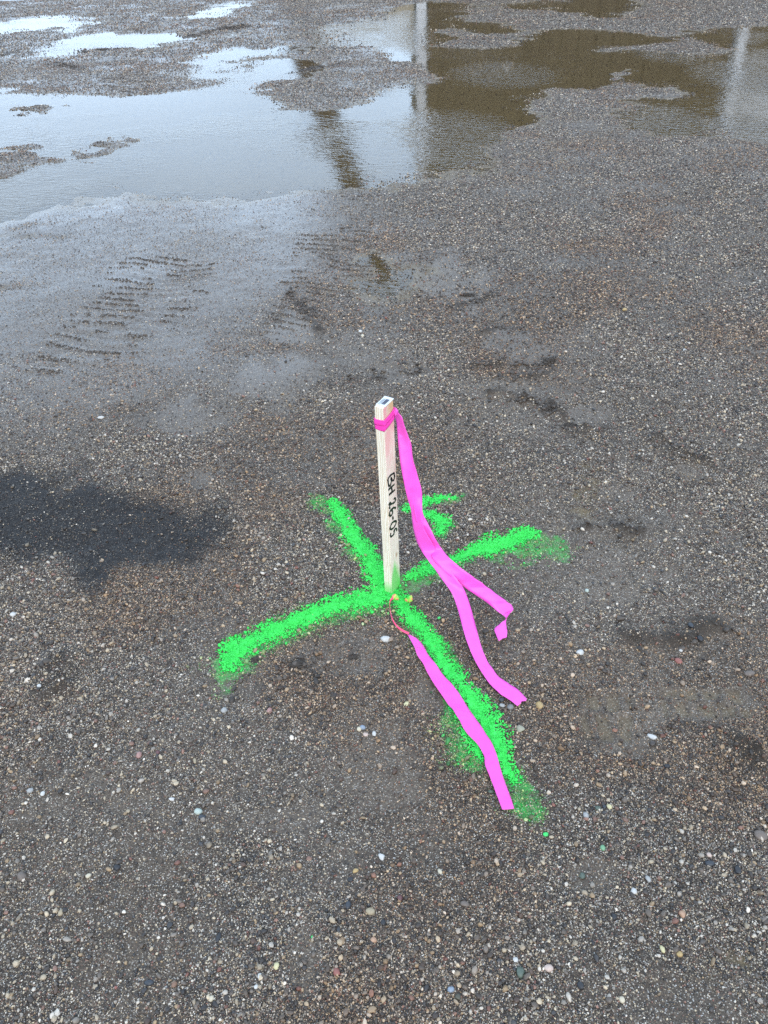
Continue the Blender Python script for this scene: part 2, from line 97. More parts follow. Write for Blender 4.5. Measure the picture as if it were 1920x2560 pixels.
PEBBLES = [
 (-0.008, 1.31, 0.0251, 0.0175, 10, 'white', 'white oblong pebble left of the thin twisted pink strand'),
 (0.336, 1.086, 0.0219, 0.0151, 80, 'ochre', "ochre wedge pebble right of the upper tape's frayed end"),
 (0.283, 1.023, 0.0195, 0.0193, 40, 'olive', 'pale olive pebble below the ochre wedge pebble'),
 (0.27, 1.084, 0.0155, 0.0151, 0, 'grey', 'grey round pebble just under the frayed end of the upper tape'),
 (0.252, 1.09, 0.0137, 0.0101, 20, 'lgrey', 'light grey flat pebble touching the grey round one under the tape end'),
 (0.253, 1.104, 0.0147, 0.0133, 0, 'slate', 'dark slate pebble tucked against the end of the upper tape'),
 (0.2, 0.88, 0.0141, 0.0078, 5, 'gslate', "green-grey flat pebble left of the lower tape's bottom end"),
 (-0.066, 1.05, 0.0144, 0.0118, 10, 'bluegrey', 'blue-grey pebble in the little cluster left of the lower tape'),
 (-0.074, 1.046, 0.0107, 0.0117, 0, 'cream', 'cream pebble left of the blue-grey one in the little cluster'),
 (-0.06, 1.032, 0.0107, 0.0116, 70, 'pinkcream', 'pinkish cream pebble lowest in the little cluster left of the tape'),
 (-0.041, 1.033, 0.0089, 0.0136, 0, 'white', 'white pebble at the right of the little cluster left of the tape'),
 (0.034, 1.104, 0.011, 0.0173, 40, 'paleyellow', "pale yellow angular pebble close to the lower tape's left edge"),
 (0.131, 1.374, 0.0082, 0.0097, 0, 'greenp', 'green sprayed round pebble between the two tapes'),
 (-0.405, 0.861, 0.0164, 0.0137, 0, 'mint', 'pale grey-green pebble above a dark slate one at lower left'),
 (-0.395, 0.848, 0.0155, 0.011, 30, 'slate', 'dark slate pebble below the pale grey-green one at lower left'),
 (-0.543, 0.747, 0.0147, 0.0133, 0, 'charcoal', 'charcoal round pebble alone in the lower left gravel'),
 (-0.725, 0.74, 0.0201, 0.0171, 30, 'brown', 'brown-grey lump of stone near the left edge of the lower gravel'),
 (-0.594, 0.734, 0.0108, 0.0109, 20, 'cream', 'cream triangular pebble left of the charcoal round one'),
 (-0.625, 0.665, 0.0096, 0.0125, 10, 'tan', 'tan oval pebble near the left edge, above the bottom corner'),
 (-0.435, 0.54, 0.0166, 0.0092, 0, 'slate', 'dark slate flat oval pebble near the bottom edge, left of centre'),
 (-0.325, 0.609, 0.0086, 0.0182, 10, 'charcoal', 'long charcoal pebble pointing down in the lower gravel'),
 (-0.323, 0.512, 0.0095, 0.0116, 20, 'cream', 'cream blocky pebble near the bottom edge, right of the slate oval'),
 (-0.392, 0.538, 0.009, 0.0112, 10, 'rust', 'rust-brown pebble right of the dark slate oval by the bottom edge'),
 (-0.492, 0.536, 0.0062, 0.0053, 0, 'red', 'small red pebble left of the dark slate oval'),
 (-0.03, 0.751, 0.0116, 0.0165, -30, 'white', 'bright white angular chip in the middle of the lower gravel'),
 (-0.081, 0.723, 0.0138, 0.0092, -20, 'ochre', 'ochre oval pebble left of the bright white angular chip'),
 (-0.09, 0.706, 0.0114, 0.0099, 0, 'charcoal', 'black oval pebble just below the ochre oval one'),
 (-0.053, 0.646, 0.0176, 0.013, 20, 'tan', 'large tan pebble in the middle of the lower gravel'),
 (-0.048, 0.594, 0.0114, 0.0118, 0, 'orange', 'orange-pink round pebble below the large tan one'),
 (-0.112, 0.545, 0.0138, 0.0119, 40, 'red', 'brick red triangular pebble near the bottom centre'),
 (-0.217, 0.558, 0.0098, 0.0121, 0, 'paleyellow', 'pale yellow pebble above two white ones near the bottom'),
 (-0.244, 0.543, 0.0076, 0.0093, 0, 'white', 'white oval pebble, upper of two near the bottom'),
 (-0.249, 0.527, 0.0075, 0.0078, 0, 'white', 'white round pebble, lower of two near the bottom'),
 (-0.094, 0.66, 0.0103, 0.0161, 15, 'slate', 'long dark slate pebble left of the large tan one'),
 (-0.03, 0.625, 0.0094, 0.0121, 0, 'charcoal', 'black egg-shaped pebble right below the large tan one'),
 (0.002, 0.668, 0.0104, 0.0118, 10, 'maroon', 'maroon pebble right of the large tan one'),
 (0.121, 0.652, 0.0162, 0.0109, 10, 'brown', 'grey-brown oval pebble in the lower gravel, right of centre'),
 (0.082, 0.512, 0.0115, 0.009, 0, 'bluegrey', 'pale blue-grey pebble near the bottom, right of centre'),
 (0.093, 0.501, 0.0101, 0.0115, 0, 'dolive', 'dark olive pebble beside the pale blue-grey one'),
 (0.08, 0.714, 0.0076, 0.0122, -30, 'cream', 'cream sliver pebble below the end of the lower tape'),
 (-0.158, 0.608, 0.005, 0.0056, 0, 'greenp', 'tiny green painted pebble alone in the lower left gravel'),
 (0.381, 0.817, 0.0112, 0.0149, 0, 'lgrey', 'light grey upright pebble right of the paint overspray'),
 (0.409, 0.833, 0.0121, 0.0101, 0, 'gslate', 'green and brown pebble at the left of a row of three'),
 (0.423, 0.835, 0.0081, 0.0084, 0, 'slate', 'blue slate pebble in the middle of a row of three'),
 (0.432, 0.833, 0.0089, 0.0117, -30, 'paleyellow', 'pale yellow pebble at the right of a row of three'),
 (0.71, 0.762, 0.025, 0.0206, 20, 'brown', 'large brown stone at the right edge of the lower gravel'),
 (0.399, 0.75, 0.0101, 0.0118, 10, 'greeng', 'grey-green painted block pebble in the lower right gravel'),
 (0.294, 0.782, 0.0102, 0.0089, 0, 'greenp', 'bright green painted pebble below the sprayed fringe'),
 (0.348, 0.699, 0.0106, 0.0143, 20, 'gslate', 'dark bottle-green upright pebble in the lower right gravel'),
 (0.468, 0.687, 0.0097, 0.0134, -20, 'lgrey', 'pale grey upright pebble in the lower right gravel'),
 (0.435, 0.665, 0.0111, 0.0117, 10, 'white', 'white four-sided pebble in the lower right gravel'),
 (0.51, 0.622, 0.0116, 0.0149, 10, 'orange', 'peach round pebble in the lower right gravel'),
 (0.486, 0.557, 0.0112, 0.0094, -20, 'ochre', 'olive-yellow oval pebble under the peach round one'),
 (0.459, 0.567, 0.0084, 0.0128, -10, 'paleyellow', 'pale yellow long pebble left of the olive-yellow oval'),
 (0.253, 0.539, 0.0165, 0.0119, 10, 'pinkcream', 'large pinkish beige pebble near the bottom, right half'),
 (0.203, 0.535, 0.0151, 0.0184, 0, 'gslate', 'large grey-green egg pebble left of the pinkish beige one'),
 (0.198, 0.555, 0.0104, 0.0087, 0, 'white', 'white round pebble above the grey-green egg pebble'),
 (0.301, 0.511, 0.0122, 0.0135, 0, 'charcoal', 'black angular pebble near the bottom, right half'),
 (0.366, 0.488, 0.0094, 0.0114, 20, 'cream', 'cream upright pebble near the bottom right'),
 (0.644, 0.7, 0.0143, 0.0166, 20, 'charcoal', 'black wedge pebble near the right edge of the lower gravel'),
 (0.595, 0.714, 0.0183, 0.0122, 10, 'slate', 'dark slate slab under a pale pink chip, lower right'),
 (0.6, 0.731, 0.0092, 0.0116, -20, 'pinkcream', 'pale pink chip on the dark slate slab, lower right'),
 (0.386, 0.621, 0.0108, 0.0134, 20, 'charcoal', 'charcoal upright pebble in the middle of the lower right gravel'),
 (0.466, 1.243, 0.0195, 0.0157, 0, 'white', 'white lumpy pebble above the tyre tread print'),
 (0.568, 0.997, 0.0228, 0.0113, 30, 'white', 'long milky white chip right of the tyre tread print'),
 (0.692, 1.205, 0.0135, 0.0207, -40, 'red', 'brick red pebble in the churned ridge at right'),
 (0.845, 1.158, 0.0245, 0.0169, 0, 'brown', 'grey-brown flat stone at the right of the churned ridge'),
 (0.755, 1.307, 0.013, 0.021, 0, 'slate', 'dark slate upright pebble above the churned ridge at right'),
 (0.763, 1.263, 0.0138, 0.0181, 0, 'charcoal', 'black pebble below the dark slate one at the churned ridge'),
 (0.708, 1.236, 0.0107, 0.0123, 0, 'white', 'white round pebble above the brick red one at the ridge'),
 (0.577, 0.922, 0.0127, 0.0107, 0, 'charcoal', 'black pebble below the long milky white chip'),
 (-0.997, 1.454, 0.0159, 0.0128, 0, 'white', 'white pebble at the left edge below the dark stain'),
 (-0.835, 1.192, 0.0115, 0.0087, 40, 'white', 'white oval pebble beside the brown clods at left'),
 (-0.772, 0.925, 0.0135, 0.0126, 10, 'lgrey', 'grey pebble with a pale cap at the left edge'),
 (-0.743, 0.917, 0.0093, 0.0107, -20, 'white', 'white pebble right of the grey capped one at the left edge'),
 (-0.557, 0.999, 0.0123, 0.0152, 0, 'pink', 'dusty pink pebble left of a maroon one'),
 (-0.516, 1.002, 0.0105, 0.0104, 0, 'maroon', 'maroon round pebble right of the dusty pink one'),
 (-0.432, 0.981, 0.007, 0.0159, -20, 'tan', 'narrow tan pebble right of the maroon round one'),
 (-0.386, 1.112, 0.0148, 0.0154, 0, 'lgrey', 'pale grey pebble below the tip of the left paint arm'),
 (-0.281, 1.106, 0.012, 0.0174, 0, 'pink', 'pink upright pebble below the left paint arm'),
 (-0.464, 0.89, 0.0133, 0.007, 10, 'white', 'white flat pebble above the pale grey-green one at lower left'),
 (-1.021, 2.439, 0.0234, 0.0129, 0, 'white', 'white flat stone in the wet mud left of the stake top'),
 (0.532, 1.457, 0.0117, 0.0115, 0, 'mint', "pale mint pebble right of the upper tape's folded tip"),
 (1.233, 2.794, 0.0145, 0.0176, 0, 'white', 'white pebble far up in the right-hand gravel'),
 (1.093, 3.176, 0.0212, 0.0176, 10, 'ochre', 'ochre flat stone far up in the right-hand gravel'),
 (-0.072, 3.073, 0.0155, 0.0169, 0, 'white', 'upper white pebble of a pair above the stake'),
 (-0.062, 3.029, 0.0153, 0.0194, 0, 'cream', 'lower cream pebble of a pair above the stake'),
]
CLODS = [
 (-0.224, 1.238, 0.05, 0.045, 0.022, 'dark clod of mud below the middle of the left paint arm'),
 (-0.328, 1.259, 0.03, 0.025, 0.014, 'small dark clod at the left end of the paint, under its edge'),
 (-0.087, 1.259, 0.035, 0.02, 0.012, 'flat dark clod between the left paint arm and the lower tape'),
 (0.607, 2.383, 0.07, 0.05, 0.026, 'crumbling dark clod beside the smooth mud pad right of the stake top'),
 (0.66, 2.271, 0.055, 0.04, 0.02, 'low dark clod at the lower end of the ridge right of the stake'),
 (0.674, 2.73, 0.05, 0.05, 0.028, 'dark clod at the right end of the upper mud ridge'),
 (0.431, 3.433, 0.09, 0.06, 0.02, 'flat dark clod far above the stake, right of the brown puddle'),
]
PRINTS = [(0.486, 1.055, 0.067, 0.07, -0.12), (0.712, 1.083, 0.107, 0.042, -0.05)]

WL = -0.012          # water level

# ---------------------------------------------------------------- helpers
COL = scene.collection
rng = np.random.default_rng(7)
random.seed(7)

def link(name, me, mat=None, parent=None):
    o = bpy.data.objects.new(name, me)
    COL.objects.link(o)
    if mat is not None:
        me.materials.append(mat)
    if parent is not None:
        o.parent = parent
    return o

def tag(o, label=None, cat=None, group=None, kind=None):
    if label: o['label'] = label
    if cat: o['category'] = cat
    if group: o['group'] = group
    if kind: o['kind'] = kind
    return o

def empty(name, loc=(0, 0, 0), rotz=0.0):
    o = bpy.data.objects.new(name, None)
    COL.objects.link(o)
    o.location = loc
    o.rotation_euler = (0, 0, rotz)
    o.empty_display_size = 0.05
    return o

def mesh_np(name, verts, faces, smooth=True):
    """verts (n,3), faces (m,k) arrays"""
    verts = np.asarray(verts, dtype=np.float32)
    faces = np.asarray(faces, dtype=np.int32)
    me = bpy.data.meshes.new(name)
    me.vertices.add(len(verts))
    me.vertices.foreach_set('co', verts.ravel())
    m, k = faces.shape
    me.loops.add(m * k)
    me.loops.foreach_set('vertex_index', faces.ravel())
    me.polygons.add(m)
    me.polygons.foreach_set('loop_start', np.arange(0, m * k, k, dtype=np.int32))
    me.polygons.foreach_set('loop_total', np.full(m, k, dtype=np.int32))
    me.polygons.foreach_set('use_smooth', np.full(m, smooth))
    me.update(calc_edges=True)
    me.validate()
    return me

def attr(me, name, arr, kind='FLOAT'):
    a = me.attributes.new(name, kind, 'POINT')
    arr = np.asarray(arr, dtype=np.float32)
    if kind == 'FLOAT':
        a.data.foreach_set('value', arr.ravel())
    elif kind == 'FLOAT_VECTOR':
        a.data.foreach_set('vector', arr.ravel())
    elif kind == 'FLOAT_COLOR':
        a.data.foreach_set('color', arr.ravel())

def smooth(a, b, x):
    t = np.clip((x - a) / (b - a), 0, 1)
    return t * t * (3 - 2 * t)

def _hash(ix, iy, seed):
    h = (ix.astype(np.int64) * 374761393 + iy.astype(np.int64) * 668265263 + seed * 144665) & 0xFFFFFFFF
    h = ((h ^ (h >> 13)) * 1274126177) & 0xFFFFFFFF
    h = (h ^ (h >> 16)) & 0xFFFF
    return h / 65535.0

def vnoise(x, y, seed=0):
    ix, iy = np.floor(x), np.floor(y)
    fx, fy = x - ix, y - iy
    fx = fx * fx * (3 - 2 * fx)
    fy = fy * fy * (3 - 2 * fy)
    a = _hash(ix, iy, seed); b = _hash(ix + 1, iy, seed)
    c = _hash(ix, iy + 1, seed); d = _hash(ix + 1, iy + 1, seed)
    return (a + (b - a) * fx) * (1 - fy) + (c + (d - c) * fx) * fy

def fbm(x, y, scale, octv=4, seed=0):
    """-1..1 fractal noise with feature size 'scale' metres"""
    s = np.zeros_like(x); amp = 1.0; tot = 0.0
    c, sn = math.cos(0.6), math.sin(0.6)
    px, py = x / scale, y / scale
    for k in range(octv):
        s += amp * (vnoise(px, py, seed + k * 17) * 2 - 1)
        tot += amp
        amp *= 0.5
        px, py = (px * c - py * sn) * 2.03 + 5.2, (px * sn + py * c) * 2.03 + 1.7
    return s / tot * 1.6

def poly_sd(poly, x, y, margin):
    """signed distance to polygon (negative inside); far points get +margin"""
    P = np.array(poly)
    out = np.full(x.shape, margin, dtype=np.float64)
    sel = ((x > P[:, 0].min() - margin) & (x < P[:, 0].max() + margin) &
           (y > P[:, 1].min() - margin) & (y < P[:, 1].max() + margin))
    if not sel.any():
        return out
    xs, ys = x[sel], y[sel]
    d2 = np.full(xs.shape, 1e9)
    ins = np.zeros(xs.shape, bool)
    n = len(P)
    for i in range(n):
        ax, ay = P[i]; bx, by = P[(i + 1) % n]
        ex, ey = bx - ax, by - ay
        L = ex * ex + ey * ey + 1e-12
        t = np.clip(((xs - ax) * ex + (ys - ay) * ey) / L, 0, 1)
        d2 = np.minimum(d2, (xs - ax - t * ex) ** 2 + (ys - ay - t * ey) ** 2)
        if ay != by:
            ins ^= ((ay > ys) != (by > ys)) & (xs < (bx - ax) * (ys - ay) / (by - ay) + ax)
    d = np.sqrt(d2)
    out[sel] = np.minimum(np.where(ins, -d, d), margin)
    return out

def stroke_val(strokes, x, y):
    """max over strokes of (halfwidth - distance) / halfwidth"""
    best = np.full(x.shape, -9.0)
    for st in strokes:
        for (ax, ay, aw), (bx, by, bw) in zip(st[:-1], st[1:]):
            m = 4 * max(aw, bw)
            sel = ((x > min(ax, bx) - m) & (x < max(ax, bx) + m) & (y > min(ay, by) - m) & (y < max(ay, by) + m))
            if not sel.any():
                continue
            xs, ys = x[sel], y[sel]
            ex, ey = bx - ax, by - ay
            t = np.clip(((xs - ax) * ex + (ys - ay) * ey) / (ex * ex + ey * ey + 1e-12), 0, 1)
            d = np.hypot(xs - ax - t * ex, ys - ay - t * ey)
            w = aw + (bw - aw) * t
            best[sel] = np.maximum(best[sel], (w - d) / w)
    return best

# ---------------------------------------------------------------- terrain fields
ROW = [-80, -30, -12, -5, -2, -.8, -.2, .05]
yy = 0.2
while yy < 26:
    ROW.append(yy)
    yy += 0.0038 + 0.0034 * yy
ROW += [27, 29, 33, 40, 55, 80, 130, 250, 600, 1500]
ROW = np.array(ROW)
s_in = np.linspace(-1, 1, 520)
ext = np.array([1.03, 1.1, 1.3, 1.8, 3, 6, 14, 40])
SCOL = np.concatenate([-ext[::-1], s_in, ext])
def width_at(y):
    return np.maximum(0.45 * y, 0) + 0.85
GY, GS = np.meshgrid(ROW, SCOL, indexing='ij')
GX = GS * width_at(GY)

def sheen_mask(x, y):
    wx = x + .25 * fbm(x, y, .8, 3, 121); wy = y + .35 * fbm(x, y, .6, 3, 122)
    return smooth(.35, -.45, poly_sd(SHEEN, wx, wy, 1.2)) * smooth(-1.7, -.5, fbm(x, y * 1.8, .45, 3, 123))

def ridge_area(pts, w, x, y):
    P = np.array(pts)
    sel = ((x > P[:, 0].min() - 3 * w) & (x < P[:, 0].max() + 3 * w) & (y > P[:, 1].min() - 3 * w) & (y < P[:, 1].max() + 3 * w))
    return x[sel], y[sel], sel

def ridge_val(pts, w, x, y):
    """broken, lumpy crest: 0..1.6"""
    st = [[(px, py, w * 1.25) for px, py in pts]]
    xw = x + .8 * w * fbm(x, y, w * 3.0, 3, 11)
    yw = y + .9 * w * fbm(x, y, w * 3.0, 3, 12)
    v = np.clip(stroke_val(st, xw, yw), 0, 1)
    return v * np.clip(.55 + 1.1 * fbm(x, y, .02 + 1.1 * w, 3, 13), 0, 1.6)

def relief(x, y):
    far = smooth(18, 26, y) + smooth(9, 14, np.abs(x))
    fade = np.clip(1 - far, 0, 1)
    z = .006 * fbm(x, y, 1.1, 3, 1) + .0055 * fbm(x, y, .28, 3, 2) + .0035 * fbm(x, y, .075, 3, 3)
    z += .0022 * fbm(x, y, .022, 2, 4) * (1 - smooth(2.5, 6, y))
    lump = np.clip(fbm(x, y, .045, 2, 31) - .25, 0, 1)
    z += .006 * lump * smooth(.1, .6, fbm(x, y, .5, 2, 32) + .2)
    # raised, churned ridges
    for pts, h, w in RIDGES:
        xs, ys, sel = ridge_area(pts, w, x, y)
        if len(xs):
            z[sel] += h * ridge_val(pts, w, xs, ys)
    # ripple rows left by tyres
    for poly, h, wl_ in TREADS:
        h = h * .8
        sd = poly_sd(poly, x, y, .6)
        m = smooth(.18, -.12, sd)
        ph = (y * .93 + x * .22 + .10 * fbm(x, y, .5, 2, 21)) / wl_
        z += h * m * (np.abs(np.sin(ph * math.pi)) - .55) * (1 + .8 * fbm(x, y, .12, 2, 22))
    # smooth mud pads, slightly sunk and flat
    for cx, cy, rx, ry in MUD:
        sel = (np.abs(x - cx) < rx * 2.2) & (np.abs(y - cy) < ry * 2.2)
        if sel.any():
            xs, ys = x[sel], y[sel]
            r = np.hypot((xs - cx) / rx, (ys - cy) / ry) + .45 * fbm(xs, ys, .09, 3, 41)
            m = smooth(1.15, .6, r)
            z[sel] = z[sel] * (1 - .85 * m) - .004 * m
    # a tyre tread print: pads parted by thin raised lips
    for (cx, cy, rx, ry, ang) in PRINTS:
        sel = (np.abs(x - cx) < .3) & (np.abs(y - cy) < .3)
        if sel.any():
            c, s = math.cos(ang), math.sin(ang)
            u = (x[sel] - cx) * c + (y[sel] - cy) * s
            v = -(x[sel] - cx) * s + (y[sel] - cy) * c
            m = smooth(1.0, .85, np.maximum(np.abs(u) / rx, np.abs(v) / ry))
            uu = u / .046 + .25 * fbm(x[sel], y[sel], .08, 2, 153); vv = v / .078 + .2 * fbm(x[sel], y[sel], .09, 2, 154)
            uu = uu + .35 * np.floor(vv)
            du = np.abs(uu - np.round(uu)); dv = np.abs(vv - np.round(vv))
            lip = np.maximum(smooth(.24, .06, du), smooth(.14, .03, dv))
            z[sel] = z[sel] * (1 - .8 * m) + m * (-.010 + .012 * lip * (.6 + .6 * fbm(x[sel], y[sel], .04, 2, 151)))
    # puddle hollows
    wx = x + (.012 * y) * fbm(x, y, .35, 3, 51)
    wy = y + (.022 * y) * fbm(x, y, .45, 3, 52)
    e = .05 + .020 * y
    isl = np.zeros_like(x)
    for p in ISLANDS:
        isl = np.maximum(isl, smooth(.22, -.10, poly_sd(p, wx, wy, 1.0)))
    for k, p in enumerate(FILM):
        sd = poly_sd(p, wx, wy, 1.5)
        m = smooth(.7, -.5, sd) * .92
        lvl = WL + .0016 + .0045 * fbm(x, y, .30, 3, 61) + .0035 * fbm(x, y, .06, 3, 62) + .25 * z
        z = z * (1 - m) + lvl * m
    sh = sheen_mask(x, y)
    z = z * (1 - .45 * sh)
    for k, p in enumerate(PUDDLES):
        sd = poly_sd(p, wx, wy, 1.5)
        ek = e * (1 + 2.6 * smooth(7.2, 5.6, y)) if k == 0 else e
        m = smooth(ek * 2.2, -ek * .6, sd)
        dep = np.clip(-sd * .05, 0, .012)
        deep = .0035 if k == 10 else (.0005 if k == 11 else .006)
        z = z * (1 - m) + (WL - deep - dep + .0036 * fbm(x, y, .22, 4, 63) + .16 * z) * m
    sdq = poly_sd(TREADS[3][0], wx, wy, .6)
    z += .009 * smooth(.15, -.1, sdq) * (np.abs(np.sin((y * .97 + .15 * x) / .19 * math.pi)) - .35)
    z = z + isl * (.022 + .014 * fbm(x, y, .12, 3, 64))
    return z * fade

def bilin(F, x, y):
    x = np.asarray(x, float); y = np.asarray(y, float)
    i = np.clip(np.searchsorted(ROW, y) - 1, 0, len(ROW) - 2)
    fy = np.clip((y - ROW[i]) / (ROW[i + 1] - ROW[i]), 0, 1)
    s = x / width_at(y)
    j = np.clip(np.searchsorted(SCOL, s) - 1, 0, len(SCOL) - 2)
    fx = np.clip((s - SCOL[j]) / (SCOL[j + 1] - SCOL[j]), 0, 1)
    return ((F[i, j] * (1 - fx) + F[i, j + 1] * fx) * (1 - fy) + (F[i + 1, j] * (1 - fx) + F[i + 1, j + 1] * fx) * fy)

FINE = (GY > .04) & (GY < 27) & (np.abs(GS) < 1.9)
GZ = np.zeros_like(GX)
GZ[FINE] = relief(GX[FINE], GY[FINE])

def ground_z(x, y):
    return bilin(GZ, x, y)

def mud_mask(x, y):
    m = np.zeros_like(x)
    for cx, cy, rx, ry in MUD:
        sel = (np.abs(x - cx) < rx * 2.2) & (np.abs(y - cy) < ry * 2.2)
        if sel.any():
            xs, ys = x[sel], y[sel]
            r = np.hypot((xs - cx) / rx, (ys - cy) / ry) + .45 * fbm(xs, ys, .09, 3, 41)
            m[sel] = np.maximum(m[sel], smooth(1.25, .6, r))
    for (cx, cy, rx, ry, ang) in PRINTS:
        u = np.maximum(np.abs(x - cx) / (rx * 1.1), np.abs(y - cy) / (ry * 1.1)) + .35 * fbm(x, y, .09, 3, 152)
        m = np.maximum(m, .85 * smooth(1.15, .65, u))
    # looser muddy washes between the gravel
    wash = smooth(.25, .75, fbm(x, y, .42, 4, 71))
    return np.maximum(.9 * m, .6 * wash)

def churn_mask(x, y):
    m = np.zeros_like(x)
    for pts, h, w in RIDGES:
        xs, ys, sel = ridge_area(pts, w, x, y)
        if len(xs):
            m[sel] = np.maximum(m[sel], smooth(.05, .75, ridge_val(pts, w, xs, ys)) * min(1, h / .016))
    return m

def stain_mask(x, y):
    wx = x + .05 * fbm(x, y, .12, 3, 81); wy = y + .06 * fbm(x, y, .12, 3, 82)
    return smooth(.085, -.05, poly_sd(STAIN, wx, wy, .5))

def spray_mask(x, y):
    v = stroke_val(SPRAY, x, y)
    return smooth(-.15, .75, v + .35 * fbm(x, y, .05, 3, 91))

def wet_mask(x, y, z):
    left = smooth(.9, -1.6, x - .12 * y)
    b = .18 + .40 * smooth(1.5, 3.6, y) * (.35 + .65 * left)
    b = np.maximum(b, .86 * sheen_mask(x, y))
    b = b + .18 * fbm(x, y, .7, 3, 95) + .22 * mud_mask(x, y) - 14 * np.clip(z - .004, 0, .03)
    return np.clip(b, 0, 1)

# ---------------------------------------------------------------- node helpers
class NT:
    def __init__(self, name):
        self.m = bpy.data.materials.new(name)
        self.m.use_nodes = True
        self.t = self.m.node_tree
        self.t.nodes.clear()
        self.out = self.t.nodes.new('ShaderNodeOutputMaterial')
    def n(self, typ, ins=None, **kw):
        nd = self.t.nodes.new(typ)
        for k, v in kw.items():
            setattr(nd, k, v)
        for k, v in (ins or {}).items():
            self.set(nd, k, v)
        return nd
    def set(self, nd, k, v):
        if isinstance(v, bpy.types.NodeSocket):
            self.t.links.new(v, nd.inputs[k])
        elif isinstance(v, bpy.types.Node):
            self.t.links.new(v.outputs[0], nd.inputs[k])
        else:
            nd.inputs[k].default_value = v
    def mix(self, f, a, b, blend='MIX'):
        nd = self.n('ShaderNodeMix', data_type='RGBA', blend_type=blend)
        for key, v in (('Factor', f), ('A', a), ('B', b)):
            sock = [s for s in nd.inputs if s.name == key and s.enabled][0]
            if isinstance(v, bpy.types.NodeSocket):
                self.t.links.new(v, sock)
            elif isinstance(v, (int, float)):
                sock.default_value = v
            else:
                sock.default_value = (*v, 1) if len(v) == 3 else v
        return [s for s in nd.outputs if s.enabled][0]
    def math(self, op, a, b=0.0, c=None, clamp=False):
        nd = self.n('ShaderNodeMath', operation=op, use_clamp=clamp)
        self.set(nd, 0, a); self.set(nd, 1, b)
        if c is not None: self.set(nd, 2, c)
        return nd.outputs[0]
    def rng(self, v, a, b, c=0.0, d=1.0):
        nd = self.n('ShaderNodeMapRange', {'Value': v, 'From Min': a, 'From Max': b, 'To Min': c, 'To Max': d})
        return nd.outputs[0]
    def attr(self, name, typ='GEOMETRY', out='Fac'):
        return self.n('ShaderNodeAttribute', attribute_name=name, attribute_type=typ).outputs[out]
    def noise(self, vec, scale, detail=4.0, rough=.55, out='Fac'):
        return self.n('ShaderNodeTexNoise', {'Vector': vec, 'Scale': scale, 'Detail': detail, 'Roughness': rough}).outputs[out]
    def ramp(self, fac, stops, interp='LINEAR'):
        nd = self.n('ShaderNodeValToRGB', {'Fac': fac})
        cr = nd.color_ramp
        cr.interpolation = interp
        while len(cr.elements) > 1:
            cr.elements.remove(cr.elements[-1])
        for k, (p, c) in enumerate(stops):
            e = cr.elements[0] if k == 0 else cr.elements.new(p)
            e.position = p
            e.color = (*c, 1)
        return nd.outputs[0]
    def bsdf(self, **kw):
        nd = self.n('ShaderNodeBsdfPrincipled')
        for k, v in kw.items():
            key = k.replace('_', ' ')
            if isinstance(v, tuple) and len(v) == 3:
                v = (*v, 1)
            self.set(nd, key, v)
        self.t.links.new(nd.outputs[0], self.out.inputs['Surface'])
        return nd

GREEN = (.035, .50, .065)

